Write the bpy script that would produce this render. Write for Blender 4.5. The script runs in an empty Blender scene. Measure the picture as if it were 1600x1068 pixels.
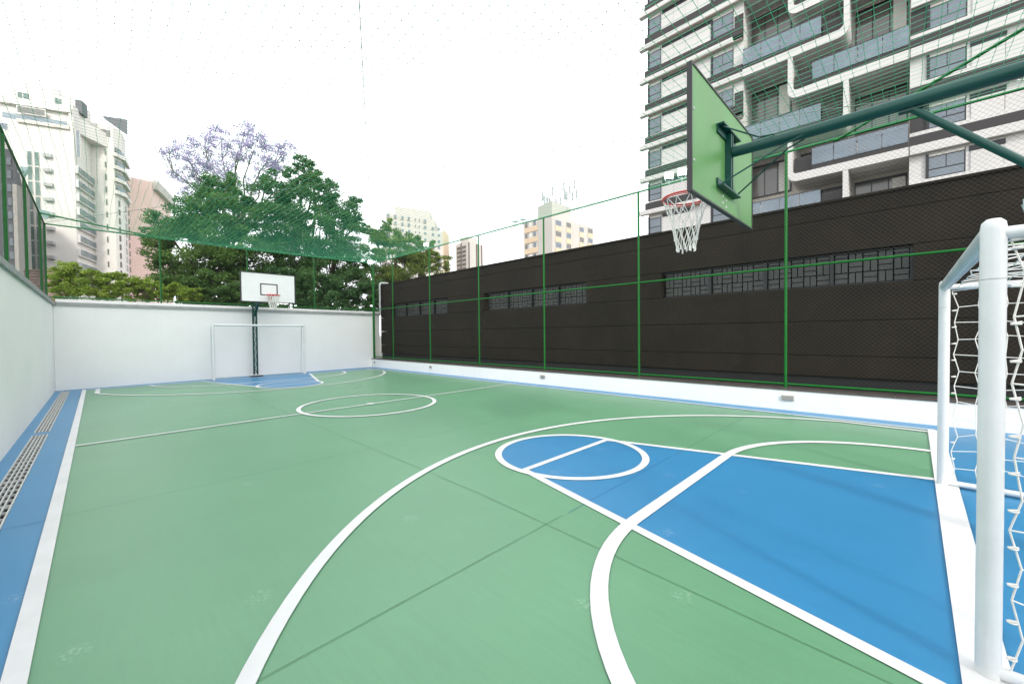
import bpy, math, random
import numpy as np
from mathutils import Vector, Matrix

random.seed(7)
rng = np.random.default_rng(7)
scene = bpy.context.scene
C = scene.collection

# ------------------------------------------------------------------ camera
F_PX, YAW, PITCH, ROLL, EYE = 631.77, 0.798616, -0.0197068, -0.0102266, 1.54

def cam_axes():
    cy, sy, cp, sp = math.cos(YAW), math.sin(YAW), math.cos(PITCH), math.sin(PITCH)
    f = Vector((sy * cp, cy * cp, sp)); r = Vector((cy, -sy, 0)); u = r.cross(f)
    c, s = math.cos(ROLL), math.sin(ROLL)
    return c * r + s * u, -s * r + c * u, f

AX_R, AX_U, AX_F = cam_axes()
EYE_P = Vector((0, 0, EYE))

def at(x, y, d):
    """point seen at photo pixel (x, y), d metres along the view axis"""
    return EYE_P + (AX_F + AX_R * ((x - 800) / F_PX) - AX_U * ((y - 534) / F_PX)) * d

cam_d = bpy.data.cameras.new('camera')
cam = bpy.data.objects.new('camera', cam_d)
C.objects.link(cam)
cam.matrix_world = Matrix(((AX_R.x, AX_U.x, -AX_F.x, 0), (AX_R.y, AX_U.y, -AX_F.y, 0), (AX_R.z, AX_U.z, -AX_F.z, EYE), (0, 0, 0, 1)))
cam_d.sensor_width = 36.0
cam_d.lens = F_PX / 1600 * 36.0
cam_d.clip_start = 0.05
cam_d.clip_end = 3000
scene.camera = cam

# ------------------------------------------------------------------ light
SUN_EL, SUN_AZ = math.radians(31), math.atan2(-0.44, -0.90)      # low hazy sun behind the near end, from the near goal post's shadow
world = bpy.data.worlds.new('World'); scene.world = world; world.use_nodes = True
wn = world.node_tree; wn.nodes.clear()
sky = wn.nodes.new('ShaderNodeTexSky'); sky.sky_type = 'NISHITA'; sky.sun_disc = False
sky.sun_elevation = SUN_EL; sky.sun_rotation = SUN_AZ
sky.air_density = 1.0; sky.dust_density = 4.0; sky.ozone_density = 1.0; sky.altitude = 700
hs = wn.nodes.new('ShaderNodeHueSaturation'); hs.inputs['Saturation'].default_value = 0.22
bg = wn.nodes.new('ShaderNodeBackground'); bg.inputs['Strength'].default_value = 0.15
wo = wn.nodes.new('ShaderNodeOutputWorld')
veil = wn.nodes.new('ShaderNodeMixRGB'); veil.inputs[0].default_value = 0.62; veil.inputs[2].default_value = (9.3, 9.55, 9.8, 1)   # even bright overcast over the clear sky
wn.links.new(sky.outputs[0], hs.inputs['Color']); wn.links.new(hs.outputs[0], veil.inputs[1]); wn.links.new(veil.outputs[0], bg.inputs[0]); wn.links.new(bg.outputs[0], wo.inputs[0])
scene.cycles.max_bounces = 6; scene.cycles.diffuse_bounces = 3; scene.cycles.glossy_bounces = 3; scene.cycles.transparent_max_bounces = 8
sun_d = bpy.data.lights.new('sun', 'SUN'); sun_d.energy = 1.2; sun_d.angle = math.radians(6); sun_d.color = (1.0, 0.94, 0.84)
sun = bpy.data.objects.new('sun', sun_d); C.objects.link(sun)
to_sun = Vector((math.sin(SUN_AZ) * math.cos(SUN_EL), math.cos(SUN_AZ) * math.cos(SUN_EL), math.sin(SUN_EL)))
sun.rotation_euler = to_sun.to_track_quat('Z', 'Y').to_euler()
vs = scene.view_settings
vs.view_transform = 'Standard'; vs.look = 'None'; vs.gamma = 1.0; vs.use_curve_mapping = False
vs.exposure = 1.04

# ------------------------------------------------------------------ materials
def srgb(r, g, b):
    return tuple(((c / 255) / 12.92 if c / 255 <= 0.04045 else ((c / 255 + 0.055) / 1.055) ** 2.4) for c in (r, g, b))

MATS = {}
def mat(name, col, rough=0.6, var=0.08, scale=3.0, bump=0.0, bscale=60.0, metal=0.0, spec=0.5, coat=0.0, stretch=None, alpha=None, streak=0.0):
    m = bpy.data.materials.new(name); m.use_nodes = True
    nt = m.node_tree; n = nt.nodes; L = nt.links
    b = n['Principled BSDF']
    b.inputs['Roughness'].default_value = rough; b.inputs['Metallic'].default_value = metal
    b.inputs['Specular IOR Level'].default_value = spec
    if coat: b.inputs['Coat Weight'].default_value = coat; b.inputs['Coat Roughness'].default_value = 0.15
    tc = n.new('ShaderNodeTexCoord'); mp = n.new('ShaderNodeMapping')
    L.new(tc.outputs['Object'], mp.inputs[0])
    if stretch: mp.inputs['Scale'].default_value = stretch
    no = n.new('ShaderNodeTexNoise'); no.inputs['Scale'].default_value = scale; no.inputs['Detail'].default_value = 6; no.inputs['Roughness'].default_value = 0.62
    L.new(mp.outputs[0], no.inputs['Vector'])
    ra = n.new('ShaderNodeValToRGB')
    ra.color_ramp.elements[0].position = 0.3; ra.color_ramp.elements[1].position = 0.7
    ra.color_ramp.elements[0].color = tuple(max(0, c * (1 - var)) for c in col[:3]) + (1,)
    ra.color_ramp.elements[1].color = tuple(min(1, c * (1 + var)) for c in col[:3]) + (1,)
    L.new(no.outputs['Fac'], ra.inputs[0])
    out = ra.outputs[0]
    if streak:                                    # rain streaks: noise drawn out along z
        mp2 = n.new('ShaderNodeMapping'); mp2.inputs['Scale'].default_value = (5, 5, 0.25); L.new(tc.outputs['Object'], mp2.inputs[0])
        n2 = n.new('ShaderNodeTexNoise'); n2.inputs['Scale'].default_value = 1.2; n2.inputs['Detail'].default_value = 5; L.new(mp2.outputs[0], n2.inputs['Vector'])
        mr = n.new('ShaderNodeMapRange'); mr.inputs[1].default_value = 0.5; mr.inputs[2].default_value = 0.8; mr.inputs[3].default_value = 0; mr.inputs[4].default_value = streak
        L.new(n2.outputs['Fac'], mr.inputs[0])
        mx = n.new('ShaderNodeMixRGB'); mx.inputs[2].default_value = tuple(c * 0.55 for c in col[:3]) + (1,)
        L.new(mr.outputs[0], mx.inputs[0]); L.new(out, mx.inputs[1]); out = mx.outputs[0]
    L.new(out, b.inputs['Base Color'])
    rr = n.new('ShaderNodeMapRange'); rr.inputs[3].default_value = max(0, rough - 0.08); rr.inputs[4].default_value = min(1, rough + 0.08)
    L.new(no.outputs['Fac'], rr.inputs[0]); L.new(rr.outputs[0], b.inputs['Roughness'])
    if bump:
        nb = n.new('ShaderNodeTexNoise'); nb.inputs['Scale'].default_value = bscale; nb.inputs['Detail'].default_value = 4
        L.new(tc.outputs['Object'], nb.inputs['Vector'])
        bp = n.new('ShaderNodeBump'); bp.inputs['Strength'].default_value = bump; bp.inputs['Distance'].default_value = 0.01
        L.new(nb.outputs['Fac'], bp.inputs['Height']); L.new(bp.outputs[0], b.inputs['Normal'])
    if alpha is not None: b.inputs['Alpha'].default_value = alpha
    MATS[name] = m
    return m

def court_mat(name, col, rough):
    """floor paint: broad mottling, rolled-on texture, scuffs"""
    m = mat(name, col, rough, var=0.07, scale=0.55, bump=0.12, bscale=220)
    nt = m.node_tree; n = nt.nodes; L = nt.links; b = n['Principled BSDF']
    old = b.inputs['Base Color'].links[0].from_socket
    tc = n.new('ShaderNodeTexCoord')
    # short dark rubber marks
    mp = n.new('ShaderNodeMapping'); mp.inputs['Scale'].default_value = (1.6, 5.0, 1); mp.inputs['Rotation'].default_value = (0, 0, 0.5)
    L.new(tc.outputs['Object'], mp.inputs[0])
    v = n.new('ShaderNodeTexNoise'); v.inputs['Scale'].default_value = 3.2; v.inputs['Detail'].default_value = 8; v.inputs['Roughness'].default_value = 0.7
    L.new(mp.outputs[0], v.inputs['Vector'])
    r = n.new('ShaderNodeMapRange'); r.inputs[1].default_value = 0.63; r.inputs[2].default_value = 0.78; r.inputs[3].default_value = 0; r.inputs[4].default_value = 0.6
    L.new(v.outputs['Fac'], r.inputs[0])
    mx = n.new('ShaderNodeMixRGB'); mx.inputs[2].default_value = tuple(c * 0.72 for c in col) + (1,)
    L.new(r.outputs[0], mx.inputs[0]); L.new(old, mx.inputs[1])
    # pale dusty ball prints
    vo = n.new('ShaderNodeTexVoronoi'); vo.voronoi_dimensions = '2D'; vo.inputs['Scale'].default_value = 0.85; vo.inputs['Randomness'].default_value = 1.0
    L.new(tc.outputs['Object'], vo.inputs['Vector'])
    sp = n.new('ShaderNodeSeparateColor'); L.new(vo.outputs['Color'], sp.inputs[0])
    gt = n.new('ShaderNodeMath'); gt.operation = 'GREATER_THAN'; gt.inputs[1].default_value = 0.45; L.new(sp.outputs[0], gt.inputs[0])
    n3 = n.new('ShaderNodeTexNoise'); n3.inputs['Scale'].default_value = 45; n3.inputs['Detail'].default_value = 4; L.new(tc.outputs['Object'], n3.inputs['Vector'])
    r2 = n.new('ShaderNodeMapRange'); r2.inputs[1].default_value = 0.075; r2.inputs[2].default_value = 0.03; r2.inputs[3].default_value = 0; r2.inputs[4].default_value = 1; L.new(vo.outputs['Distance'], r2.inputs[0])
    r3 = n.new('ShaderNodeMapRange'); r3.inputs[1].default_value = 0.48; r3.inputs[2].default_value = 0.66; r3.inputs[3].default_value = 0; r3.inputs[4].default_value = 0.24; L.new(n3.outputs['Fac'], r3.inputs[0])
    mu = n.new('ShaderNodeMath'); mu.operation = 'MULTIPLY'; L.new(r2.outputs[0], mu.inputs[0]); L.new(r3.outputs[0], mu.inputs[1])
    mu2 = n.new('ShaderNodeMath'); mu2.operation = 'MULTIPLY'; L.new(mu.outputs[0], mu2.inputs[0]); L.new(gt.outputs[0], mu2.inputs[1])
    # fine roller streaks along the court
    mp3 = n.new('ShaderNodeMapping'); mp3.inputs['Scale'].default_value = (14, 0.9, 1); mp3.inputs['Rotation'].default_value = (0, 0, 0.08); L.new(tc.outputs['Object'], mp3.inputs[0])
    n4 = n.new('ShaderNodeTexNoise'); n4.inputs['Scale'].default_value = 1.6; n4.inputs['Detail'].default_value = 7; n4.inputs['Roughness'].default_value = 0.75; L.new(mp3.outputs[0], n4.inputs['Vector'])
    r4 = n.new('ShaderNodeMapRange'); r4.inputs[1].default_value = 0.35; r4.inputs[2].default_value = 0.65; r4.inputs[3].default_value = 0.965; r4.inputs[4].default_value = 1.035; L.new(n4.outputs['Fac'], r4.inputs[0])
    vm = n.new('ShaderNodeVectorMath'); vm.operation = 'SCALE'; L.new(mx.outputs[0], vm.inputs[0]); L.new(r4.outputs[0], vm.inputs['Scale'])
    mx2 = n.new('ShaderNodeMixRGB'); mx2.inputs[2].default_value = tuple(min(1, c * 0.6 + 0.4) for c in col) + (1,)
    L.new(mu2.outputs[0], mx2.inputs[0]); L.new(vm.outputs[0], mx2.inputs[1])
    # worn patches are a little duller
    r5 = n.new('ShaderNodeMapRange'); r5.inputs[3].default_value = rough - 0.03; r5.inputs[4].default_value = rough + 0.10; L.new(n4.outputs['Fac'], r5.inputs[0]); L.new(r5.outputs[0], b.inputs['Roughness'])
    b.inputs['Specular IOR Level'].default_value = 0.5
    L.new(mx2.outputs[0], b.inputs['Base Color'])
    return m

def leaf_mat(name, c0, c1, trans=0.35, tcol=None):
    m = bpy.data.materials.new(name); m.use_nodes = True
    nt = m.node_tree; n = nt.nodes; L = nt.links; n.clear()
    at_ = n.new('ShaderNodeAttribute'); at_.attribute_name = 'tint'
    mx = n.new('ShaderNodeMixRGB'); mx.inputs[1].default_value = c0 + (1,); mx.inputs[2].default_value = c1 + (1,)
    L.new(at_.outputs['Fac'], mx.inputs[0])
    d = n.new('ShaderNodeBsdfPrincipled'); d.inputs['Roughness'].default_value = 0.55; d.inputs['Specular IOR Level'].default_value = 0.35
    t = n.new('ShaderNodeBsdfTranslucent')
    L.new(mx.outputs[0], d.inputs['Base Color']); L.new(mx.outputs[0], t.inputs[0])
    ms = n.new('ShaderNodeMixShader'); ms.inputs[0].default_value = trans
    o = n.new('ShaderNodeOutputMaterial')
    L.new(d.outputs[0], ms.inputs[1]); L.new(t.outputs[0], ms.inputs[2]); L.new(ms.outputs[0], o.inputs[0])
    return m

def glass_mat(name, col, rough=0.06, alpha=1.0):
    m = mat(name, col, rough, var=0.15, scale=0.8, spec=0.8)
    if alpha < 1: m.node_tree.nodes['Principled BSDF'].inputs['Alpha'].default_value = alpha
    return m

def emit_mat(name, col, s):
    m = bpy.data.materials.new(name); m.use_nodes = True
    b = m.node_tree.nodes['Principled BSDF']; b.inputs['Base Color'].default_value = col + (1,)
    b.inputs['Emission Color'].default_value = col + (1,); b.inputs['Emission Strength'].default_value = s
    return m

M_green = court_mat('court green paint', (0.112, 0.274, 0.150), 0.33)
M_blue = court_mat('court blue paint', (0.027, 0.190, 0.375), 0.33)
M_line = mat('white line paint', (0.64, 0.64, 0.635), 0.5, var=0.07, scale=3)
M_joint = mat('saw cut joint', (0.075, 0.185, 0.10), 0.8, var=0.45, scale=2.5)
M_jointb = mat('saw cut joint in blue', (0.022, 0.12, 0.26), 0.8, var=0.35, scale=2.5)
M_wall = mat('white rendered wall', (0.80, 0.795, 0.775), 0.75, var=0.03, scale=0.8, bump=0.15, bscale=90, streak=0.05)
M_cope = mat('grey coping', (0.30, 0.31, 0.305), 0.6, var=0.15, scale=5, bump=0.2, streak=0.2)
M_cap = mat('dark wall cap', (0.075, 0.062, 0.055), 0.6, var=0.3, scale=6, bump=0.2)
M_dark = mat('dark brown panel', (0.0195, 0.0140, 0.0105), 0.7, var=0.28, scale=0.9, bump=0.1, bscale=120, streak=0.2, spec=0.16)
M_darkgap = mat('shadow gap lining', (0.012, 0.012, 0.013), 0.8)
M_gfence = mat('green fence paint', (0.004, 0.118, 0.014), 0.42, var=0.15, scale=6, spec=0.3)
M_mesh = mat('chain link wire', (0.028, 0.040, 0.032), 0.5, var=0.1)
M_net = leaf_mat('green net twine', (0.15, 0.56, 0.36), (0.15, 0.56, 0.36), 0.5)
M_knot = mat('green net knot', (0.08, 0.34, 0.21), 0.8)
M_cable = mat('steel cable', (0.10, 0.12, 0.12), 0.5)
M_teal = mat('dark teal enamel', (0.002, 0.050, 0.040), 0.36, var=0.1, spec=0.4)
M_bbgreen = mat('green painted plywood', (0.088, 0.240, 0.072), 0.40, var=0.16, scale=1.6, stretch=(1, 1, 0.4), bump=0.05, streak=0.12)
M_black = mat('black steel edge', (0.015, 0.015, 0.017), 0.45)
M_bbwhite = mat('white board', (0.80, 0.80, 0.79), 0.4, var=0.03)
M_red = mat('red rim paint', (0.50, 0.035, 0.03), 0.4, var=0.1)
M_rope = mat('white rope', (0.74, 0.72, 0.68), 0.85, var=0.08, scale=40)
M_goal = mat('white goal enamel', (0.67, 0.68, 0.68), 0.34, var=0.05, scale=5, spec=0.45, bump=0.05, bscale=30, streak=0.12)
M_seam = mat('grey sleeve seam', (0.30, 0.29, 0.27), 0.7)
M_galv = mat('galvanised grate', (0.56, 0.56, 0.54), 0.45, var=0.15, scale=15, metal=0.3)
M_pit = mat('drain pit', (0.012, 0.016, 0.022), 0.9)
M_grey = mat('grey plastic', (0.33, 0.32, 0.29), 0.6, var=0.12)
M_pipe = mat('pale grey pipe', (0.52, 0.54, 0.54), 0.4)
M_pane = glass_mat('frosted pane', (0.019, 0.021, 0.018), 0.45)
M_ground = mat('city ground', (0.16, 0.16, 0.14), 0.9, var=0.3, scale=0.05)
M_lamp_body = mat('floodlight body', (0.34, 0.42, 0.41), 0.4, metal=0.2)
M_lamp_off = mat('floodlight glass', (0.62, 0.72, 0.72), 0.12)
M_lamp_on = emit_mat('lit floodlight lens', (0.93, 1.0, 0.98), 9.0)
# buildings
M_bw = mat('white facade', (0.54, 0.525, 0.51), 0.7, var=0.04, scale=0.4, streak=0.05)
M_bsoff = mat('beige soffit', (0.52, 0.475, 0.425), 0.8, var=0.05)
M_bdk = mat('charcoal facade band', (0.026, 0.022, 0.023), 0.6, var=0.12)
M_bfr = mat('black window frame', (0.008, 0.009, 0.012), 0.4)
M_bgl = glass_mat('blue grey window glass', (0.115, 0.14, 0.17), 0.08)
M_bgl2 = glass_mat('dim window glass', (0.115, 0.105, 0.095), 0.12)
M_bal = glass_mat('balcony glass', (0.17, 0.22, 0.27), 0.06, 0.66)
M_blind = mat('cream blind box', (0.60, 0.58, 0.53), 0.7)
M_cream = mat('cream tower render', (0.60, 0.575, 0.535), 0.8, var=0.04, scale=0.1, streak=0.06)
M_pink = mat('pink render', (0.74, 0.54, 0.49), 0.85, var=0.07, scale=0.12, streak=0.25)
M_orange = mat('apricot render', (0.60, 0.47, 0.33), 0.85, var=0.05, scale=0.2)
M_pale = mat('pale far facade', (0.46, 0.435, 0.40), 0.85, var=0.04, scale=0.2)
M_stair = mat('green stair glass', (0.10, 0.14, 0.13), 0.25, var=0.3, scale=0.4)
M_dktower = mat('charcoal tower', (0.085, 0.085, 0.10), 0.6, var=0.15, scale=0.3)
M_brown = mat('brown stripe', (0.12, 0.09, 0.09), 0.7)
M_metal = mat('antenna metal', (0.38, 0.39, 0.40), 0.5)
M_tile = mat('weathered roof tile', (0.17, 0.105, 0.085), 0.85, var=0.35, scale=3)
M_bark = mat('bark', (0.085, 0.066, 0.05), 0.9, var=0.3, scale=6, bump=0.4, bscale=20)
M_leafA = leaf_mat('deep green leaf', (0.038, 0.105, 0.022), (0.160, 0.270, 0.058))
M_leafB = leaf_mat('mid green leaf', (0.030, 0.098, 0.032), (0.130, 0.240, 0.062))
M_leafC = leaf_mat('yellow green leaf', (0.080, 0.135, 0.022), (0.260, 0.330, 0.065))
M_leafS = leaf_mat('shrub leaf', (0.150, 0.255, 0.025), (0.360, 0.470, 0.070))
M_flower = leaf_mat('jacaranda flower', (0.32, 0.28, 0.46), (0.54, 0.49, 0.68), 0.4)

# ------------------------------------------------------------------ mesh helpers
class MB:
    def __init__(s): s.v = []; s.f = []
    def box(s, x0, x1, y0, y1, z0, z1):
        b = len(s.v)
        s.v += [(x0, y0, z0), (x1, y0, z0), (x1, y1, z0), (x0, y1, z0), (x0, y0, z1), (x1, y0, z1), (x1, y1, z1), (x0, y1, z1)]
        s.f += [tuple(b + i for i in q) for q in ((0, 3, 2, 1), (4, 5, 6, 7), (0, 1, 5, 4), (1, 2, 6, 5), (2, 3, 7, 6), (3, 0, 4, 7))]
        return s
    def hexa(s, p):                       # eight points: bottom loop then top loop
        b = len(s.v); s.v += [tuple(q) for q in p]
        s.f += [tuple(b + i for i in q) for q in ((0, 3, 2, 1), (4, 5, 6, 7), (0, 1, 5, 4), (1, 2, 6, 5), (2, 3, 7, 6), (3, 0, 4, 7))]
        return s
    def tube(s, pts, r, seg=8, cap=True):
        pts = [Vector(p) for p in pts]; n = len(pts)
        rs = r if isinstance(r, (list, tuple)) else [r] * n
        b = len(s.v); prev = None
        for i, p in enumerate(pts):
            t = (pts[min(i + 1, n - 1)] - pts[max(i - 1, 0)])
            t = t.normalized() if t.length > 1e-9 else Vector((0, 0, 1))
            if prev is None:
                a = Vector((0, 0, 1)) if abs(t.z) < 0.9 else Vector((1, 0, 0))
                u = t.cross(a).normalized()
            else:
                u = prev - t * prev.dot(t)
                u = u.normalized() if u.length > 1e-6 else t.orthogonal().normalized()
            prev = u; w = t.cross(u)
            for k in range(seg):
                a = 2 * math.pi * k / seg
                s.v.append(tuple(p + (u * math.cos(a) + w * math.sin(a)) * rs[i]))
        for i in range(n - 1):
            for k in range(seg):
                k2 = (k + 1) % seg
                s.f.append((b + i * seg + k, b + i * seg + k2, b + (i + 1) * seg + k2, b + (i + 1) * seg + k))
        if cap:
            s.f.append(tuple(b + k for k in range(seg))[::-1]); s.f.append(tuple(b + (n - 1) * seg + k for k in range(seg)))
        return s
    def prism(s, poly, z0, z1):           # poly counter-clockwise in xy
        b = len(s.v); n = len(poly)
        s.v += [(p[0], p[1], z0) for p in poly] + [(p[0], p[1], z1) for p in poly]
        s.f.append(tuple(b + i for i in range(n))[::-1]); s.f.append(tuple(b + n + i for i in range(n)))
        for i in range(n):
            j = (i + 1) % n; s.f.append((b + i, b + j, b + n + j, b + n + i))
        return s
    def strip(s, pts, w, z, closed=False):   # flat painted line
        P = [Vector((p[0], p[1])) for p in pts]; n = len(P); b = len(s.v)
        for i in range(n):
            if closed: t = P[(i + 1) % n] - P[i - 1]; t.normalize(); m = 1
            else:
                d0 = (P[i] - P[i - 1]).normalized() if i else (P[1] - P[0]).normalized()
                d1 = (P[i + 1] - P[i]).normalized() if i < n - 1 else d0
                t = (d0 + d1).normalized(); m = 1 / max(0.4, t.dot(d0))
            nn = Vector((-t.y, t.x)) * (w / 2 * m)
            s.v += [(P[i].x + nn.x, P[i].y + nn.y, z), (P[i].x - nn.x, P[i].y - nn.y, z)]
        for i in range(n if closed else n - 1):
            j = (i + 1) % n
            s.f.append((b + 2 * i, b + 2 * i + 1, b + 2 * j + 1, b + 2 * j))
        return s
    def sheet(s, poly, z):
        b = len(s.v); s.v += [(p[0], p[1], z) for p in poly]; s.f.append(tuple(b + i for i in range(len(poly)))); return s
    def ring(s, c, R, r, seg=36, k=8, axis=2):
        b = len(s.v); c = Vector(c)
        for i in range(seg):
            a = 2 * math.pi * i / seg
            for j in range(k):
                q = 2 * math.pi * j / k; rr = R + r * math.cos(q)
                p = [rr * math.cos(a), rr * math.sin(a), r * math.sin(q)]
                if axis == 1: p = [p[0], p[2], p[1]]
                s.v.append(tuple(c + Vector(p)))
        for i in range(seg):
            for j in range(k):
                i2, j2 = (i + 1) % seg, (j + 1) % k
                s.f.append((b + i * k + j, b + i2 * k + j, b + i2 * k + j2, b + i * k + j2))
        return s
    def build(s, name, m, parent=None, smooth=False, bevel=0.0):
        me = bpy.data.meshes.new(name); me.from_pydata(s.v, [], s.f); me.update()
        me.materials.append(m)
        if smooth:
            me.polygons.foreach_set('use_smooth', [True] * len(me.polygons))
            me.set_sharp_from_angle(angle=math.radians(50))
        o = bpy.data.objects.new(name, me); C.objects.link(o)
        if parent is not None: put(o, parent)
        if bevel:
            bv = o.modifiers.new('bevel', 'BEVEL'); bv.width = bevel; bv.segments = 2; bv.limit_method = 'ANGLE'
        return o

def put(o, parent):
    o.parent = parent
    o.matrix_parent_inverse = Matrix.Translation(-Vector(parent.location)) if parent.parent is None else Matrix.Identity(4)

def tag(o, label=None, cat=None, group=None, kind=None):
    if label: o['label'] = label
    if cat: o['category'] = cat
    if group: o['group'] = group
    if kind: o['kind'] = kind
    return o

def thing(name, label, cat, loc=(0, 0, 0), group=None):
    o = bpy.data.objects.new(name, None); C.objects.link(o); o.location = loc; o.empty_display_size = 0.3
    return tag(o, label, cat, group)

def arc(cx, cy, r, a0, a1, n=48):
    return [(cx + r * math.cos(math.radians(a0 + (a1 - a0) * i / n)), cy + r * math.sin(math.radians(a0 + (a1 - a0) * i / n))) for i in range(n + 1)]

# ------------------------------------------------------------------ the setting: ground and court floor
g = MB(); g.sheet([(-1500, -1500), (1500, -1500), (1500, 1500), (-1500, 1500)], -0.35)
tag(g.build('ground', M_ground), kind='structure')

XL, XR, Y0, Y1 = -0.88, 9.39, -1.95, 18.9          # inner faces of left and right wall, near edge, far edge
SL, SR, EN, EF = -0.29, 8.87, -0.29, 17.45          # side lines and end lines (centre lines)
CX, CY = 4.25, 8.58
DX0, DX1 = -0.755, -0.575                           # drain channel
floor = MB()
floor.box(XL - 0.3, DX0, Y0, Y1, -0.3, 0); floor.box(DX1, XR + 0.35, Y0, Y1, -0.3, 0)
floor.box(DX0, DX1, 9.93, 10.2, -0.3, 0); floor.box(DX0, DX1, 17.55, Y1, -0.3, 0); floor.box(DX0, DX1, Y0, 2.0, -0.3, 0)
court = floor.build('court_floor', M_blue); tag(court, kind='structure')
pit = MB(); pit.box(DX0, DX1, 2.0, 9.93, -0.3, -0.16); pit.box(DX0, DX1, 10.2, 17.55, -0.3, -0.16); pit.build('drain_channel', M_pit, court)
fg = MB(); fg.sheet([(SL, EN), (SR, EN - 0.02), (SR, EF), (SL, EF)], 0.003); fg.build('green_field', M_green, court)

def key(mirror):
    def q(x, y): return (x, y) if not mirror else (2 * CX - x, 2 * CY - y)
    fy = 3.07
    poly = [q(2.45, EN), q(5.98, EN), q(5.07, fy)] + [q(*p) for p in arc(4.2, fy, 0.92, 0, 180, 28)] + [q(3.33, fy)]
    m = MB(); m.sheet(poly, 0.006); m.build('key_area', M_blue, court)
    zz = [0.010]
    def ln(pts, w=0.08, closed=False):
        mm = MB(); mm.strip([q(*p) for p in pts], w, zz[0], closed); mm.build('court_line', M_line, court); zz[0] += 0.0007
    ln([(2.45, EN), (3.33, fy)], 0.085); ln([(5.98, EN), (5.07, fy)], 0.085); ln([(3.33, fy), (5.07, fy)], 0.075)
    ln(arc(4.2, fy, 0.92, 0, 359, 64)[:-1], 0.085, True)
    # goal area: two quarter circles round the posts joined by a straight
    ln(arc(5.42, EN - 0.03, 1.90, 0, 90, 24) + arc(3.05, EN - 0.03, 1.90, 90, 180, 24), 0.105)
    # three point line
    if not mirror:
        a0 = math.degrees(math.asin(1.15 / 4.57)); top = arc(4.29, -0.36, 4.57, a0, 180 - a0, 72)
        ln([(8.68, EN)] + [(8.69, 0.25)] + top + [(-0.11, 0.25), (-0.10, EN)], 0.09)
    else:
        a0 = math.degrees(math.asin(1.40 / 4.50)); top = arc(4.25, -0.29, 4.50, a0, 180 - a0, 72)
        ln([(8.50, EN), top[0]], 0.10); ln([(0.0, EN), top[-1]], 0.10); ln(top, 0.09)
key(False); key(True)
def flat(name, pts, w, z, m, closed=False):
    b = MB(); b.strip(pts, w, z, closed); return b.build(name, m, court)
flat('court_line', [(SL, EN - 0.04), (SL, EF + 0.04)], 0.085, 0.0165, M_line)
flat('court_line', [(SR, EN - 0.04), (SR, EF + 0.04)], 0.06, 0.0165, M_line)
flat('court_line', [(SL + 0.05, -0.235), (SR - 0.03, -0.33)], 0.16, 0.0175, M_line)
flat('court_line', [(SL + 0.05, EF), (SR - 0.03, EF)], 0.08, 0.0175, M_line)
flat('court_line', [(SL + 0.045, 8.46), (SR - 0.03, 8.64)], 0.06, 0.016, M_line)
flat('court_line', arc(4.24, 8.59, 1.42, 0, 359, 72)[:-1], 0.085, 0.0155, M_line, True)
b = MB(); b.sheet(arc(4.24, 8.56, 0.09, 0, 345, 23), 0.0185); b.build('centre_spot', M_line, court)
for yy in (2.06, 5.21, 11.4, 14.5):
    for (xa, xb, mm) in ((SL + 0.05, 2.72, M_joint), (2.78, 4.95, M_jointb), (5.0, SR - 0.05, M_joint)) if yy < 3 else ((SL + 0.05, SR - 0.05, M_joint),):
        flat('expansion_joint', [(xa, yy), (xb, yy + 0.01)], 0.0048 if yy < 6 else 0.007, 0.0085, mm)
flat('expansion_joint', [(2.36, EN), (2.55, 3.0)], 0.0045, 0.0080, M_joint)
flat('expansion_joint', [(2.55, 3.0), (2.74, EF)], 0.0048, 0.0080, M_joint)
for yy in (5.21, 11.4, 14.5):
    flat('expansion_joint', [(DX1, yy), (SL - 0.05, yy)], 0.006, 0.0060, M_jointb)

# ------------------------------------------------------------------ drain grates
def grate(y, L, label):
    t = thing('drain_grate', label, 'grate', ((DX0 + DX1) / 2, y, 0), 'drain grates along the left wall')
    m = MB(); w = DX1 - DX0 - 0.006
    m.box(DX0 + .003, DX0 + .017, y + .004, y + L - .004, -.03, 0.004); m.box(DX1 - .017, DX1 - .003, y + .004, y + L - .004, -.03, 0.004)
    m.build('frame', M_galv, t)
    for k in range(3):
        x = DX0 + 0.017 + (k + 1) * (w - 0.028) / 4
        b = MB(); b.box(x - .006, x + .006, y + .006, y + L - .006, -.026, 0.003); b.build('bar', M_galv, t)
    for k in range(6):
        yy = y + 0.012 + k * (L - 0.036) / 5
        b = MB(); b.box(DX0 + .0175, DX1 - .0175, yy, yy + .012, -.02, 0.0015); b.build('cross_bar', M_galv, t)
ORD = ('first', 'second', 'third', 'fourth', 'fifth', 'sixth', 'seventh')
for i in range(7): grate(2.95 + i * 0.997, 0.997, 'slotted metal drain grate by the left wall, %s from the camera in the near run' % ORD[i])
for i in range(7): grate(10.2 + i * 1.05, 1.05, 'slotted metal drain grate by the left wall, %s from the camera in the far run' % ORD[i])

# ------------------------------------------------------------------ boundary walls
WT = 2.52
def far_y(x): return 17.96 + (x + 0.88) * (18.78 - 17.96) / 10.27
lw = thing('boundary_wall', 'long white rendered wall on the left with grey coping and green fence on top', 'wall', (XL - 0.1, 8, 0))
m = MB(); m.box(XL - 0.28, XL, Y0, far_y(XL) + 0.25, -0.34, WT); m.build('wall_face', M_wall, lw)
n = 9; step = (far_y(XL) + 0.25 - Y0) / n
for k in range(n):
    m = MB(); m.box(XL - 0.32, XL + 0.045, Y0 + k * step + .003, Y0 + (k + 1) * step - .003, WT, WT + 0.09)
    m.box(XL - 0.26, XL - 0.01, Y0 + k * step + .003, Y0 + (k + 1) * step - .003, WT + 0.09, WT + 0.16); m.build('coping', M_cope, lw)
fw = thing('boundary_wall', 'white rendered wall at the far end behind the far goal, with grey coping', 'wall', (4, 18.5, 0))
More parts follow.
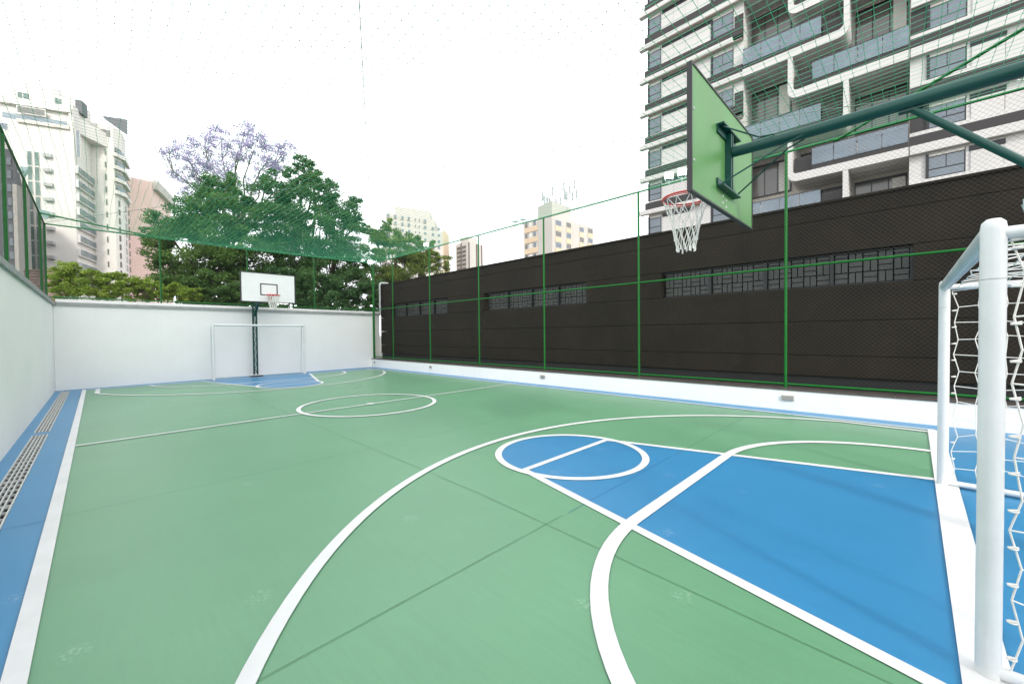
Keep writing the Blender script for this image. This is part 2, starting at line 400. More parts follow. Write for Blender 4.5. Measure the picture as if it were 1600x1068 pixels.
def far_box(x0, x1, o0, o1, z0, z1):
    m = MB(); m.hexa([(x0, far_y(x0) + o0, z0), (x1, far_y(x1) + o0, z0), (x1, far_y(x1) + o1, z0), (x0, far_y(x0) + o1, z0),
                      (x0, far_y(x0) + o0, z1), (x1, far_y(x1) + o0, z1), (x1, far_y(x1) + o1, z1), (x0, far_y(x0) + o1, z1)]); return m
far_box(XL + 0.002, 9.86, 0, 0.25, -0.34, WT).build('wall_face', M_wall, fw)
xs = np.linspace(XL + 0.05, 9.9, 7)
for k in range(6):
    far_box(xs[k] + .003, xs[k + 1] - .003, -0.05, 0.29, WT + .001, WT + 0.10).build('coping', M_cope, fw)
    far_box(xs[k] + .003, xs[k + 1] - .003, 0.0, 0.25, WT + 0.10, WT + 0.19).build('coping', M_wall, fw)
rw = thing('boundary_wall', 'low white wall on the right under the green fence, with dark cap', 'wall', (9.5, 8, 0))
m = MB(); m.box(XR, XR + 0.26, Y0, far_y(XR) - 0.002, -0.34, 0.385); m.build('wall_face', M_wall, rw)
n = 10; step = (far_y(XR) - 0.01 - Y0) / n
for k in range(n):
    m = MB(); m.box(XR - 0.012, XR + 0.40, Y0 + k * step + .002, Y0 + (k + 1) * step - .002, 0.386, 0.425); m.build('coping', M_cap, rw)
for (yy, w, lab) in ((1.64, .20, 'grey outlet box on the low white wall, nearest the camera'), (7.85, .17, 'grey outlet box on the low white wall, at mid court'),
                     (13.74, .15, 'grey outlet box on the low white wall, third from the camera'), (18.45, .12, 'grey outlet box on the low white wall, in the far corner')):
    t = thing('outlet_box', lab, 'outlet box', (XR, yy, 0.19), 'outlet boxes on the low wall')
    m = MB(); m.box(XR - 0.03, XR - 0.001, yy - w / 2, yy + w / 2, 0.19, 0.29); m.build('cover', M_grey, t, bevel=0.006)
    m = MB()
    for k in range(3): m.box(XR - 0.034, XR - 0.03, yy - w / 2 + .02, yy + w / 2 - .02, 0.205 + k * .026, 0.218 + k * .026)
    m.build('louvre', M_seam, t)

# ------------------------------------------------------------------ dark podium beside the court
PX = 9.90
pod = thing('podium_building', 'long dark brown panelled podium behind the right fence, with patterned strip windows', 'building', (12, 8, 0))
m = MB(); m.box(PX + 0.30, 24, -9, 18.75, -0.34, 3.98); m.build('core', M_darkgap, pod)
m = MB(); m.box(PX + 0.04, PX + 0.299, -9, 18.74, -0.34, 0.64); m.build('plinth', M_darkgap, pod)
m = MB(); m.box(PX - 0.03, 24.05, -9.05, 18.8, 4.0, 4.045); m.build('roof_edge', M_dark, pod)
rows = [(0.65, 1.06), (1.06, 1.73), (1.73, 2.40), (2.40, 3.03), (3.03, 3.69), (3.69, 4.0)]
wins = [(-0.08, 4.40), (6.63, 11.05), (13.25, 17.70)]
for ri, (z0, z1) in enumerate(rows):
    if ri == 3: spans = [(-9, wins[0][0]), (wins[0][1], wins[1][0]), (wins[1][1], wins[2][0]), (wins[2][1], 18.75)]
    else:
        spans = [(-9, 18.75)]
    for (a, c) in spans:
        m = MB(); m.box(PX, PX + 0.298, a + .004, c - .004, z0 + .006, z1 - .006); m.build('wall_panel', M_dark, pod)
def strip_window(y0, y1, near):
    fr = MB()
    fr.box(PX + 0.12, PX + 0.298, y0 + .004, y1 - .004, 2.407, 2.425); fr.box(PX + 0.12, PX + 0.298, y0 + .004, y1 - .004, 3.0, 3.023)
    w = fr.build('window', M_bfr, pod)
    nsub = 4; sw = (y1 - y0) / nsub
    panes = []
    for s_ in range(nsub):
        a, c = y0 + s_ * sw + 0.035, y0 + (s_ + 1) * sw - 0.035
        bars = MB(); bars.box(PX + 0.10, PX + 0.298, a - .065, a - .004, 2.426, 2.999); bars.build('mullion', M_bfr, w)
        cw = (c - a) / 5; zc = 2.43
        for i in range(5):
            for j in range(3):
                ya, yb = a + i * cw + .011, a + (i + 1) * cw - .011
                za = zc + j * 0.21 + .010; zb = min(zc + (j + 1) * 0.21 - .010, 2.995)
                if zb - za < 0.03: continue
                if (i + j) % 2:
                    mid = (ya + yb) / 2
                    panes += [(ya, mid - .008, za, zb), (mid + .008, yb, za, zb)]
                else:
                    mid = (za + zb) / 2
                    panes += [(ya, yb, za, mid - .008), (ya, yb, mid + .008, zb)]
    if near:
        for p in panes:
            m = MB(); m.box(PX + 0.17, PX + 0.2985, *p); m.build('pane', M_pane, w)
    else:
        m = MB()
        for p in panes: m.box(PX + 0.17, PX + 0.2985, *p)
        tag(m.build('pane', M_pane, w), kind='stuff')
strip_window(*wins[0], True); strip_window(*wins[1], False); strip_window(*wins[2], False)
dp = thing('drain_pipe', 'pale grey pipe bent over the end of the dark podium wall', 'pipe', (9.8, 18.62, 2.7))
m = MB(); m.tube([(9.80, 18.62, 2.72), (9.80, 18.62, 4.02), (9.83, 18.62, 4.10), (9.92, 18.62, 4.13), (10.25, 18.62, 4.13)], 0.045, 12); m.build('pipe', M_pipe, dp, True)
for z in (3.0, 3.8):
    m = MB(); m.ring((9.80, 18.62, z), 0.052, 0.012, 16, 6); m.build('clip', M_galv, dp, True)

# ------------------------------------------------------------------ fences
FT = 5.04
def post(t, x, y, z0, z1, r=0.026):
    m = MB(); m.tube([(x, y, z0), (x, y, z1)], r, 14); m.build('post', M_gfence, t, True)
def rail(t, a, b, r=0.021):
    m = MB(); m.tube([a, b], r, 12); m.build('rail', M_gfence, t, True)
def chain(t, P, Q, z0, z1, pitch=0.075, r=0.0013):
    """diamond mesh in the vertical plane P-Q"""
    P, Q = Vector(P), Vector(Q); L = (Q - P).length; e = (Q - P) / L; h = z1 - z0; m = MB()
    k = -int(h / pitch) - 1
    while k * pitch < L:
        for sgn in (1, -1):
            s0 = k * pitch; a0, a1 = max(0, s0), min(L, s0 + h)
            if a1 - a0 > 0.02:
                za, zb = z0 + (a0 - s0), z0 + (a1 - s0)
                if sgn < 0: za, zb = z1 - (za - z0), z1 - (zb - z0)
                o = 0.002 * sgn; nx, ny = -e.y * o, e.x * o
                m.tube([(P.x + e.x * a0 + nx, P.y + e.y * a0 + ny, za), (P.x + e.x * a1 + nx, P.y + e.y * a1 + ny, zb)], r, 3, False)
        k += 1
    tag(m.build('chain_link', M_mesh, t), kind='stuff')
FX = 9.50
NY = -1.70
rf = thing('fence', 'tall green fence with chain link standing on the low right wall', 'fence', (FX, 8, 0.42))
ry = [NY, 1.70, 4.80, 7.87, 10.87, 13.90, 16.85, 18.70]
for y in ry: post(rf, FX, y, 0.425, FT, 0.05 if y > 18 else 0.027)
for z in (0.50, 2.79, FT): rail(rf, (FX, NY, z), (FX, 18.70, z))
chain(rf, (FX, NY, 0), (FX, 18.70, 0), 0.51, FT)
ff = thing('fence', 'green fence with chain link on the far white wall behind the far hoop', 'fence', (4, 18.6, WT + .19))
def fy(x): return far_y(x) + 0.12
FTL = 4.90
for x in (1.57, 4.17, 6.74): post(ff, x, fy(x), WT + .19, FTL + (x + 1) * 0.0133)
rail(ff, (-1.0, fy(-1.0), FTL), (FX, 18.70, FT)); rail(ff, (-0.98, fy(-1.0), WT + .25), (FX, 18.70, WT + .27))
chain(ff, (-1.0, fy(-1.0), 0), (FX, 18.70, 0), WT + .25, FTL)
lf = thing('fence', 'green fence with chain link on top of the left white wall', 'fence', (-1.0, 10, WT + .16))
for y in (-1.65, 1.4, 4.5, 7.5, 10.5, 13.35, 16.6, 18.05): post(lf, -1.0, y, WT + .16, FTL)
rail(lf, (-1.0, NY, FTL), (-1.0, 18.05, FTL)); rail(lf, (-1.0, NY, WT + .21), (-1.0, 18.05, WT + .21))
chain(lf, (-1.0, 4.5, 0), (-1.0, 18.05, 0), WT + .21, FTL)
nf = thing('fence', 'green fence frame at the near end above the goal', 'fence', (4, NY, 0))
for x in (2.0, 6.80): post(nf, x, NY - .1, 0.0, FTL + 0.1)
rail(nf, (-1.0, NY - .06, FTL), (FX, NY - .06, FT))
def brace(lab, a, b):
    t = thing('corner_brace', lab, 'brace', a, 'horizontal corner braces at fence top')
    m = MB(); m.tube([a, b], 0.021, 10); m.build('bar', M_gfence, t, True)
    for p in (a, b):
        m = MB(); m.ring(p, 0.034, 0.012, 14, 6); m.build('clamp', M_gfence, t, True)
brace('thin green corner brace from left fence to far fence', (-0.99, 16.6, FTL), (1.57, fy(1.57), FTL + .03))
brace('thin green corner brace above the lit floodlight in far right corner', (6.74, fy(6.74), FT - .03), (FX, 16.85, FT))
brace('green corner brace crossing behind the near hoop boom', (FX, 0.93, FT - 0.03), (6.80, NY, FT - 0.03))

# ------------------------------------------------------------------ overhead net
on = thing('overhead_net', 'fine green square-mesh net stretched over the whole court', 'net', (4.2, 8.5, 4.95))
X_A, X_B, Y_A, Y_B = -1.0, FX, NY, 18.68; CELL = 0.127
def net_z(x, y):
    u = (x - X_A) / (X_B - X_A); v = (y - Y_A) / (Y_B - Y_A)
    edge = FTL + (FT - FTL) * u
    return edge - 0.30 * math.sin(math.pi * max(0, min(1, u))) ** 0.6 * math.sin(math.pi * max(0, min(1, v))) ** 0.6
def y_end(x): return far_y(x) + 0.1
nxs = np.arange(X_A + 0.05, X_B, CELL); nys = np.arange(Y_A + 0.05, Y_B, CELL)
off = rng.normal(0, 0.007, (len(nxs) + 1, len(nys) + 1, 2))
lines = MB()
R_T = 0.0028
for i, x in enumerate(nxs):
    idx = [j for j in range(0, len(nys), 4) if nys[j] < y_end(x)]
    lines.tube([(x + off[i, j, 0], nys[j], net_z(x, nys[j])) for j in idx] + [(x, y_end(x), net_z(x, Y_B))], R_T, 3, False)
for j, y in enumerate(nys):
    idx = [i for i in range(0, len(nxs), 4) if y < y_end(nxs[i])]
    if len(idx) > 1: lines.tube([(nxs[i], y + off[i, j, 1], net_z(nxs[i], y)) for i in idx] + [(X_B, y, net_z(X_B, y))], R_T, 3, False)
tag(lines.build('twine', M_net, on), kind='stuff')
kv = np.array([(1, 0, 0), (-1, 0, 0), (0, 1, 0), (0, -1, 0), (0, 0, 1), (0, 0, -1)]) * np.array([0.0045, 0.008, 0.004])
kf = [(0, 2, 4), (2, 1, 4), (1, 3, 4), (3, 0, 4), (2, 0, 5), (1, 2, 5), (3, 1, 5), (0, 3, 5)]
kn = MB()
for i, x in enumerate(nxs):
    for j, y in enumerate(nys):
        if y < y_end(x) - 0.02 and y < 13:
            b0 = len(kn.v); z = net_z(x, y)
            kn.v += [(x + k[0], y + k[1], z + k[2]) for k in kv]; kn.f += [tuple(b0 + q for q in f_) for f_ in kf]
tag(kn.build('knot', M_knot, on), kind='stuff')
for lab, a, b in (('thin steel cable running diagonally over the net towards the far right corner', (-1.0, NY, FTL + .01), (FX, 18.7, FT + .01)),
                  ('thin steel cable running diagonally over the net towards the far left corner', (FX, NY, FT + .02), (-1.0, 18.0, FTL + .02))):
    t = thing('support_cable', lab, 'cable', a, 'net support cables'); m = MB()
    m.tube([Vector(a).lerp(Vector(b), k / 12) - Vector((0, 0, 0.05 * math.sin(math.pi * k / 12))) for k in range(13)], 0.0052, 5); m.build('wire', M_cable, t)
    m = MB(); m.tube([Vector(a).lerp(Vector(b), .012), Vector(a).lerp(Vector(b), .03)], 0.012, 8); m.build('turnbuckle', M_galv, t)

# ------------------------------------------------------------------ floodlights
def floodlight(lab, p, aim, lit, w=0.26, h=0.20):
    p = Vector(p); t = thing('floodlight', lab, 'floodlight', p, 'floodlights on the fence top')
    d = Vector(aim).normalized(); r = d.cross(Vector((0, 0, 1))).normalized(); u = r.cross(d)
    c = p + Vector((0, 0, 0.16))
    def P(a, b_, e): return c + r * a + u * b_ + d * e
    m = MB(); m.hexa([P(-w * .3, -h * .3, -.07), P(w * .3, -h * .3, -.07), P(w * .3, h * .3, -.07), P(-w * .3, h * .3, -.07),
                      P(-w / 2, -h / 2, .03), P(w / 2, -h / 2, .03), P(w / 2, h / 2, .03), P(-w / 2, h / 2, .03)]); m.build('housing', M_lamp_body, t)
    m = MB(); m.hexa([P(-w * .46, -h * .45, .031), P(w * .46, -h * .45, .031), P(w * .46, h * .45, .031), P(-w * .46, h * .45, .031),
                      P(-w * .46, -h * .45, .038), P(w * .46, -h * .45, .038), P(w * .46, h * .45, .038), P(-w * .46, h * .45, .038)]); m.build('lens', M_lamp_on if lit else M_lamp_off, t)
    m = MB(); m.tube([P(-w / 2 - .015, 0, -.01), p - r * (w / 2 + .015) * .6 + Vector((0, 0, .02)), p + r * (w / 2 + .015) * .6 + Vector((0, 0, .02)), P(w / 2 + .015, 0, -.01)], 0.009, 6); m.tube([p - Vector((0, 0, .06)), p + Vector((0, 0, .03))], 0.016, 6); m.build('bracket', M_lamp_body, t)
floodlight('lit floodlight on the far right corner of the fence', (9.30, 18.55, FT - .12), (-.55, -.75, -.30), True, 0.22, 0.17)
floodlight('left one of the lit pair of floodlights beside near backboard', (FX - .02, 4.02, FT + .03), (-.75, -.55, -.30), True, .20, .15)
floodlight('right one of the lit pair of floodlights beside near backboard', (FX - .02, 3.72, FT + .03), (-.75, -.55, -.30), True, .20, .15)
floodlight('unlit floodlight on right fence top, left one before the antenna building', (FX, 9.05, FT + .0), (-.7, -.6, .2), False, .20, .12)
floodlight('unlit floodlight on right fence top, right one before the antenna building', (FX, 8.70, FT + .0), (-.7, -.6, .2), False, .20, .12)
floodlight('unlit floodlight on the left fence, nearer one', (-1.0, 13.45, FTL + .03), (.8, -.05, -.35), False, .20, .22)
floodlight('unlit pale floodlight on far left corner of the fence', (-1.0, 17.6, FTL + .03), (.75, -.6, -.3), False, .30, .20)
floodlight('lit floodlight on right fence before pale far building', (FX, 14.1, FT + .03), (-.6, -.75, -.15), True, .20, .12)
floodlight('floodlight under the boom at right edge', (FX, -1.30, 3.2), (-.8, .2, -.2), False, .16, .16)

# ------------------------------------------------------------------ basketball hoops
def hoop_net(m, c, r0, r1, h, rope, n=12, rowsn=5):
    c = Vector(c); P = []
    for k in range(rowsn + 1):
        f = k / rowsn; r = r0 + (r1 - r0) * (f ** 0.7); ring_ = []
        for i in range(n):
            a = 2 * math.pi * (i + 0.5 * (k % 2)) / n + 0.06 * math.sin(3.1 * k + i)
            ring_.append(c + Vector((r * math.cos(a), r * math.sin(a), -h * f - 0.012 * math.sin(2.3 * i + k))))
        P.append(ring_)
    for k in range(rowsn):
        for i in range(n):
            j = (i + 1) % n if k % 2 else (i - 1) % n
            m.tube([P[k][i], P[k + 1][i]], rope, 5); m.tube([P[k][i], P[k + 1][j]], rope, 5)
    for k in range(1, rowsn + 1):
        for q in P[k]:
            m.tube([q - Vector((0, 0, .012)), q + Vector((0, 0, .012))], rope * 2.0, 5)
    for q in P[-1]: m.tube([q, q - Vector((0.004, 0, 0.03))], rope * 1.8, 5)
nh = thing('basketball_hoop', 'near basketball hoop, seen from behind its green backboard, on a dark green boom', 'basketball hoop', (4.18, -1.38, 0))
BY, BX = 1.22, 4.12
m = MB(); m.box(BX - .845, BX + .875, BY - .012, BY + .012, 2.66, 3.63); bb = m.build('backboard', M_bbgreen, nh)
m = MB(); w_ = .019
m.box(BX - .86, BX - .845, BY - w_, BY + w_, 2.645, 3.645); m.box(BX + .875, BX + .89, BY - w_, BY + w_, 2.645, 3.645)
m.box(BX - .845, BX + .875, BY - w_, BY + w_, 2.645, 2.66); m.box(BX - .845, BX + .875, BY - w_, BY + w_, 3.63, 3.645); m.build('edge_trim', M_black, bb)
m = MB(); m.box(BX - .844, BX + .874, BY + .0125, BY + .016, 2.661, 3.629); m.build('front_face', M_bbwhite, bb)
m = MB()
for (xa, xb, za, zb) in ((-.30, .30, 2.90, 2.95), (-.30, .30, 3.30, 3.35), (-.30, -.25, 2.951, 3.299), (.25, .30, 2.951, 3.299)): m.box(BX + xa, BX + xb, BY + .0162, BY + .018, za, zb)
m.build('target_square', M_black, bb)
m = MB()
for (x, z) in ((-.8, 3.3), (-.8, 2.9), (-.1, 2.78), (.0, 2.76), (-.1, 2.72), (.0, 2.70), (.0, 3.36)): m.ring((BX + x, BY - .014, z), .008, .004, 10, 5, axis=1)
m.build('bolt', M_galv, bb)
m = MB()
m.box(BX - .035, BX - .012, BY - .065, BY - .013, 2.84, 3.36); m.box(BX + .012, BX + .035, BY - .065, BY - .013, 2.84, 3.36); m.box(BX - .012, BX + .012, BY - .03, BY - .0135, 2.84, 3.36); m.build('bracket_channel', M_teal, nh)
m = MB(); m.box(BX - .27, BX + .24, BY - .075, BY - .013, 3.361, 3.375); m.box(BX - .27, BX + .24, BY - .027, BY - .0132, 3.30, 3.36); m.build('bracket_bar', M_teal, nh)
m = MB(); m.box(BX - .27, BX + .24, BY - .075, BY - .013, 2.825, 2.839); m.box(BX - .27, BX + .24, BY - .027, BY - .0132, 2.84, 2.90); m.build('bracket_bar', M_teal, nh)
BZ = 3.20
m = MB(); m.tube([(4.12, BY - .066, 3.19), (4.18, 0.6, BZ), (4.20, -1.38, BZ + .02)], [.046, .047, .050], 24); m.build('boom', M_teal, nh, True)
m = MB(); m.tube([(4.20, -0.02, BZ - .04), (4.20, -1.36, 1.75)], .025, 16); m.build('brace', M_teal, nh, True)
m = MB(); m.box(4.175, 4.225, -.08, .05, BZ - .058, BZ - .044); m.build('brace_plate', M_teal, nh)
for (xa, za, yb, zb, dx) in ((-.22, 3.355, .82, 3.24, -.045), (.20, 3.315, .82, 3.22, .05), (-.22, 2.86, .62, 3.165, -.045), (.20, 2.85, .62, 3.165, .05)):
    m = MB(); m.tube([(BX + xa, BY - .05, za), (4.165 + dx * 1.15, yb + .12, zb + (za - zb) * .12), (4.165 + dx, yb, zb)], .007, 8); m.build('stay_rod', M_teal, nh, True)
m = MB(); m.tube([(4.20, -1.40, 0.0), (4.20, -1.40, 3.35)], .085, 24); m.build('pole', M_teal, nh, True)
m = MB(); m.box(4.0, 4.4, -1.6, -1.2, 0.0, 0.02); m.build('base_plate', M_teal, nh)
RC = (4.26, 1.63, 2.92)
m = MB(); m.ring(RC, .225, .0095, 40, 8); m.ring((RC[0], RC[1], RC[2] - .02), .232, .005, 40, 6)
m.tube([(RC[0] - .08, BY + .02, RC[2]), (RC[0] - .16, RC[1] - .16, RC[2])], .008, 6); m.tube([(RC[0] + .08, BY + .02, RC[2]), (RC[0] + .16, RC[1] - .16, RC[2])], .008, 6)
m.box(RC[0] - .09, RC[0] + .09, BY + .0165, BY + .19, RC[2] - .006, RC[2] + .002); m.box(RC[0] - .09, RC[0] + .09, BY + .0182, BY + .03, RC[2] - .12, RC[2] + .03); m.build('rim', M_red, nh, True)
m = MB(); hoop_net(m, (RC[0], RC[1], RC[2] - .015), .222, .088, .50, .0042); m.build('net', M_rope, nh)

fh = thing('basketball_hoop', 'far basketball hoop with white backboard on a dark green lattice pole', 'basketball hoop', (4.28, 18.05, 0))
FBY, FBX = 17.02, 4.52
m = MB(); m.box(FBX - .875, FBX + .875, FBY, FBY + .02, 2.83, 3.86); fb = m.build('backboard', M_bbwhite, fh)
m = MB()
m.box(FBX - .91, FBX - .875, FBY - .012, FBY + .03, 2.80, 3.89); m.box(FBX + .875, FBX + .91, FBY - .012, FBY + .03, 2.80, 3.89); m.box(FBX - .875, FBX + .875, FBY - .012, FBY + .03, 2.80, 2.83); m.box(FBX - .875, FBX + .875, FBY - .012, FBY + .03, 3.86, 3.89); m.build('edge_trim', M_black, fb)
m = MB()
for (xa, xb, za, zb) in ((-.29, .29, 3.06, 3.10), (-.29, .29, 3.46, 3.50), (-.29, -.25, 3.101, 3.459), (.25, .29, 3.101, 3.459)): m.box(FBX + xa, FBX + xb, FBY - .004, FBY - .0005, za, zb)
m.build('target_square', M_black, fb)
FC = (FBX + .02, FBY - .40, 3.05)
m = MB(); m.ring(FC, .225, .017, 32, 8); m.box(FC[0] - .09, FC[0] + .09, FBY - .19, FBY - .005, 3.035, 3.055); m.box(FC[0] - .06, FC[0] + .06, FBY - .03, FBY - .0045, 2.88, 3.03)
m.tube([(FC[0], FBY - .02, 2.90), (FC[0], FBY - .17, 3.03)], .02, 8); m.build('rim', M_red, fh, True)
m = MB(); hoop_net(m, (FC[0], FC[1], 3.04), .222, .10, .48, .0085); m.build('net', M_rope, fh)
m = MB()
for sx in (-1, 1):
    m.tube([(4.28 + sx * .058, 18.05, 0.0), (4.28 + sx * .058, 18.05, 3.15)], .030, 10)
m.build('pole', M_teal, fh, True)
m = MB()
for k in range(17):
    z = 0.15 + k * .16; s_ = 1 if k % 2 else -1
    m.tube([(4.28 - s_ * .058, 18.05, z), (4.28 + s_ * .058, 18.05, z + .16)], .016, 6); m.tube([(4.222, 18.05, z), (4.338, 18.05, z)], .016, 6)
m.build('lattice', M_teal, fh, True)
m = MB(); m.tube([(4.28, 18.05, 2.35), (4.33, 17.75, 2.78), (4.50, 17.06, 3.20)], .05, 10); m.build('brace', M_teal, fh, True)
m = MB(); m.tube([(4.28, 18.05, 3.12), (4.50, 17.06, 3.30)], .06, 12); m.build('boom', M_teal, fh, True)
m = MB(); m.box(4.08, 4.48, 17.85, 18.2, 0.0, 0.05); m.build('base_plate', M_black, fh)

# ------------------------------------------------------------------ goals
def rope_panel(m, a, b, c, nu, nv, r, sag=0.0, jit=0.012, hexa=True):
    """net panel spanned by a->b (u) and a->c (v)"""
    a, b, c = Vector(a), Vector(b), Vector(c); nrm = (b - a).cross(c - a).normalized(); P = {}
    for i in range(nu + 1):
        for j in range(nv + 1):
            u, v = i / nu, j / nv
            p = a + (b - a) * u + (c - a) * v + nrm * sag * math.sin(math.pi * u) * math.sin(math.pi * v)
            e = 1.0 if 0 < i < nu and 0 < j < nv else 0.6
            P[i, j] = p + Vector(rng.normal(0, jit * e, 3)) + (b - a).normalized() * (0.012 if (i + j) % 2 else -0.012)
    for i in range(nu + 1): m.tube([P[i, j] for j in range(nv + 1)], r, 4)
    for j in range(nv + 1): m.tube([P[i, j] for i in range(nu + 1)], r, 4)
    return P
def goal(lab, x0, x1, y, s, net):
    """s = -1: the net hangs towards -y"""
    t = thing('goal', lab, 'goal', ((x0 + x1) / 2, y, 0)); R = .040; Hh = 2.0
    for x in (x0, x1):
        m = MB(); m.tube([(x, y, 0.012), (x, y, Hh - .03), (x, y, Hh), (x, y, Hh + .015)], [R, R, R * .9, R * .55], 28); p = m.build('post', M_goal, t, True)
        m = MB(); m.ring((x, y, Hh - .245), R + .0002, .0012, 28, 5); m.build('sleeve_seam', M_seam, p, True)
        m = MB(); m.tube([(x, y, 0.0), (x, y, 0.011)], R + .006, 24); m.build('foot', M_seam, p, True)
    m = MB(); m.tube([(x0 + .03, y, Hh - R), (x1 - .03, y, Hh - R)], R, 28); m.build('crossbar', M_goal, t, True)
    if not net: 
        D1, D0, r2 = .30, .45, .02
    else: D1, D0, r2 = .75, 1.15, .027
    for x in (x0, x1):
        m = MB(); m.tube([(x, y + s * .03, Hh - .05), (x, y + s * (D1 - .1), Hh - .05), (x, y + s * D1, Hh - .14), (x, y + s * (D0 - .03), 0.14), (x, y + s * (D0 - .1), 0.04), (x, y + s * .03, 0.04)], r2, 14); m.build('side_frame', M_goal, t, True)
    m = MB(); m.tube([(x0, y + s * (D0 - .05), 0.06), (x1, y + s * (D0 - .05), 0.06)], r2, 12); m.build('ground_bar', M_goal, t, True)
    if net:
        m = MB(); r = .0038
        for x in (x0, x1):
            rope_panel(m, (x + .0, y + s * .075, .05), (x, y + s * D0, .05), (x, y + s * .075, Hh - .08), 7, 12, r)
        rope_panel(m, (x0, y + s * D0, .06), (x1, y + s * D0, .06), (x0, y + s * D1, Hh - .1), 19, 12, r, 0.06)
        rope_panel(m, (x0, y + s * .07, Hh - .06), (x1, y + s * .07, Hh - .06), (x0, y + s * D1, Hh - .08), 19, 5, r, -0.03)
        nt_ = m.build('net', M_rope, t)
        for x in (x0, x1):
            for k in range(12):
                z = .12 + k * .16; m2 = MB(); m2.ring((x, y + s * .066, z), .013, .004, 10, 5)
                m2.tube([(x, y + s * .05, z), (x, y + s * .082, z + .008)], .006, 5); m2.build('hook', M_rope, nt_)
goal('white goal at the near right with a white rope net', 2.72, 5.80, -0.27, -1, True)
goal('white goal frame at the far end before the white wall', 2.86, 5.88, 17.50, 1, False)

# ------------------------------------------------------------------ apartment building on the right
AB = thing('apartment_building', 'large white apartment building with charcoal bands, zigzag balconies and glass railings', 'building', (42, 4, 0))
AX = 34.0; FL = 2.84; ZB = 11.82
def rb(name, y0, y1, z0, z1, x0, x1, m, parent=None, bevel=0.0):
    b = MB(); b.box(x0, x1, y0, y1, z0, z1); return b.build(name, m, parent or AB, bevel=bevel)
K0, K1 = -3, 8
zlo, zhi = ZB + K0 * FL, ZB + (K1 + 1) * FL
rb('core', -9.0, 16.0, -0.34, zhi, AX + 2.2, AX + 16, M_bsoff)
rb('wing', 8.77, 16.22, -0.34, zhi, AX, AX + 2.2, M_bw); rb('wing', -9.0, -0.08, -0.34, zhi, AX, AX + 2.2, M_bw)
rb('roof', -9.3, 16.6, zhi, zhi + .4, AX - .4, AX + 16.3, M_bw)
def yz_prism(name, poly, x0, x1, m, parent=None):
    b = MB(); n = len(poly)
    b.v = [(x0, p[0], p[1]) for p in poly] + [(x1, p[0], p[1]) for p in poly]
    b.f = [tuple(range(n)), tuple(range(n, 2 * n))[::-1]] + [(i, i + n, (i + 1) % n + n, (i + 1) % n) for i in range(n)]
    return b.build(name, m, parent or AB)
def ribbon(ya, yc, z0, z1, th):
    """white band along z0 from ya to yc, turning up at yc to z1 with a rounded corner"""
    s = 1 if ya > yc else -1; tv = 0.27; ro, ri = 0.55, 0.30
    P = [(ya, z0)]
    P += [(yc + s * ro - s * ro * math.sin(a), z0 + ro - ro * math.cos(a)) for a in np.linspace(0, math.pi / 2, 7)]
    P += [(yc, z1), (yc + s * tv, z1)]
    P += [(yc + s * (tv + ri) - s * ri * math.cos(a), z0 + th + ri - ri * math.sin(a)) for a in np.linspace(0, math.pi / 2, 7)]
    P += [(ya, z0 + th)]
    return yz_prism('balcony_frame', P if s < 0 else P[::-1], AX - 0.30, AX + 2.19, M_bw)
def window(y0, y1, z0, z1, lights, glass=M_bgl, dim=0):
    w = rb('window', y0, y1, z0, z1, AX - .012, AX + .05, M_bfr)
    hd = 0.16
    rb('blind_box', y0 + .04, y1 - .04, z1 - hd, z1 - .02, AX - .03, AX - .0125, M_blind, w)
    zt = z1 - hd - .04; zm = z0 + 0.34 * (z1 - z0)
    dw = (y1 - y0 - .08) / lights
    for k in range(lights):
        rb('pane', y0 + .04 + k * dw + .02, y0 + .04 + (k + 1) * dw - .02, zm + .04, zt - .02, AX - .02, AX - .0125, glass, w)
    rb('pane', y0 + .06, y1 - .06, z0 + .05, zm - .03, AX - .02, AX - .0125, glass, w)
    rb('frame', y1 - .05, y1 + .07, z0 - .02, z1 + .02, AX - .09, AX - .013, M_bfr, w)
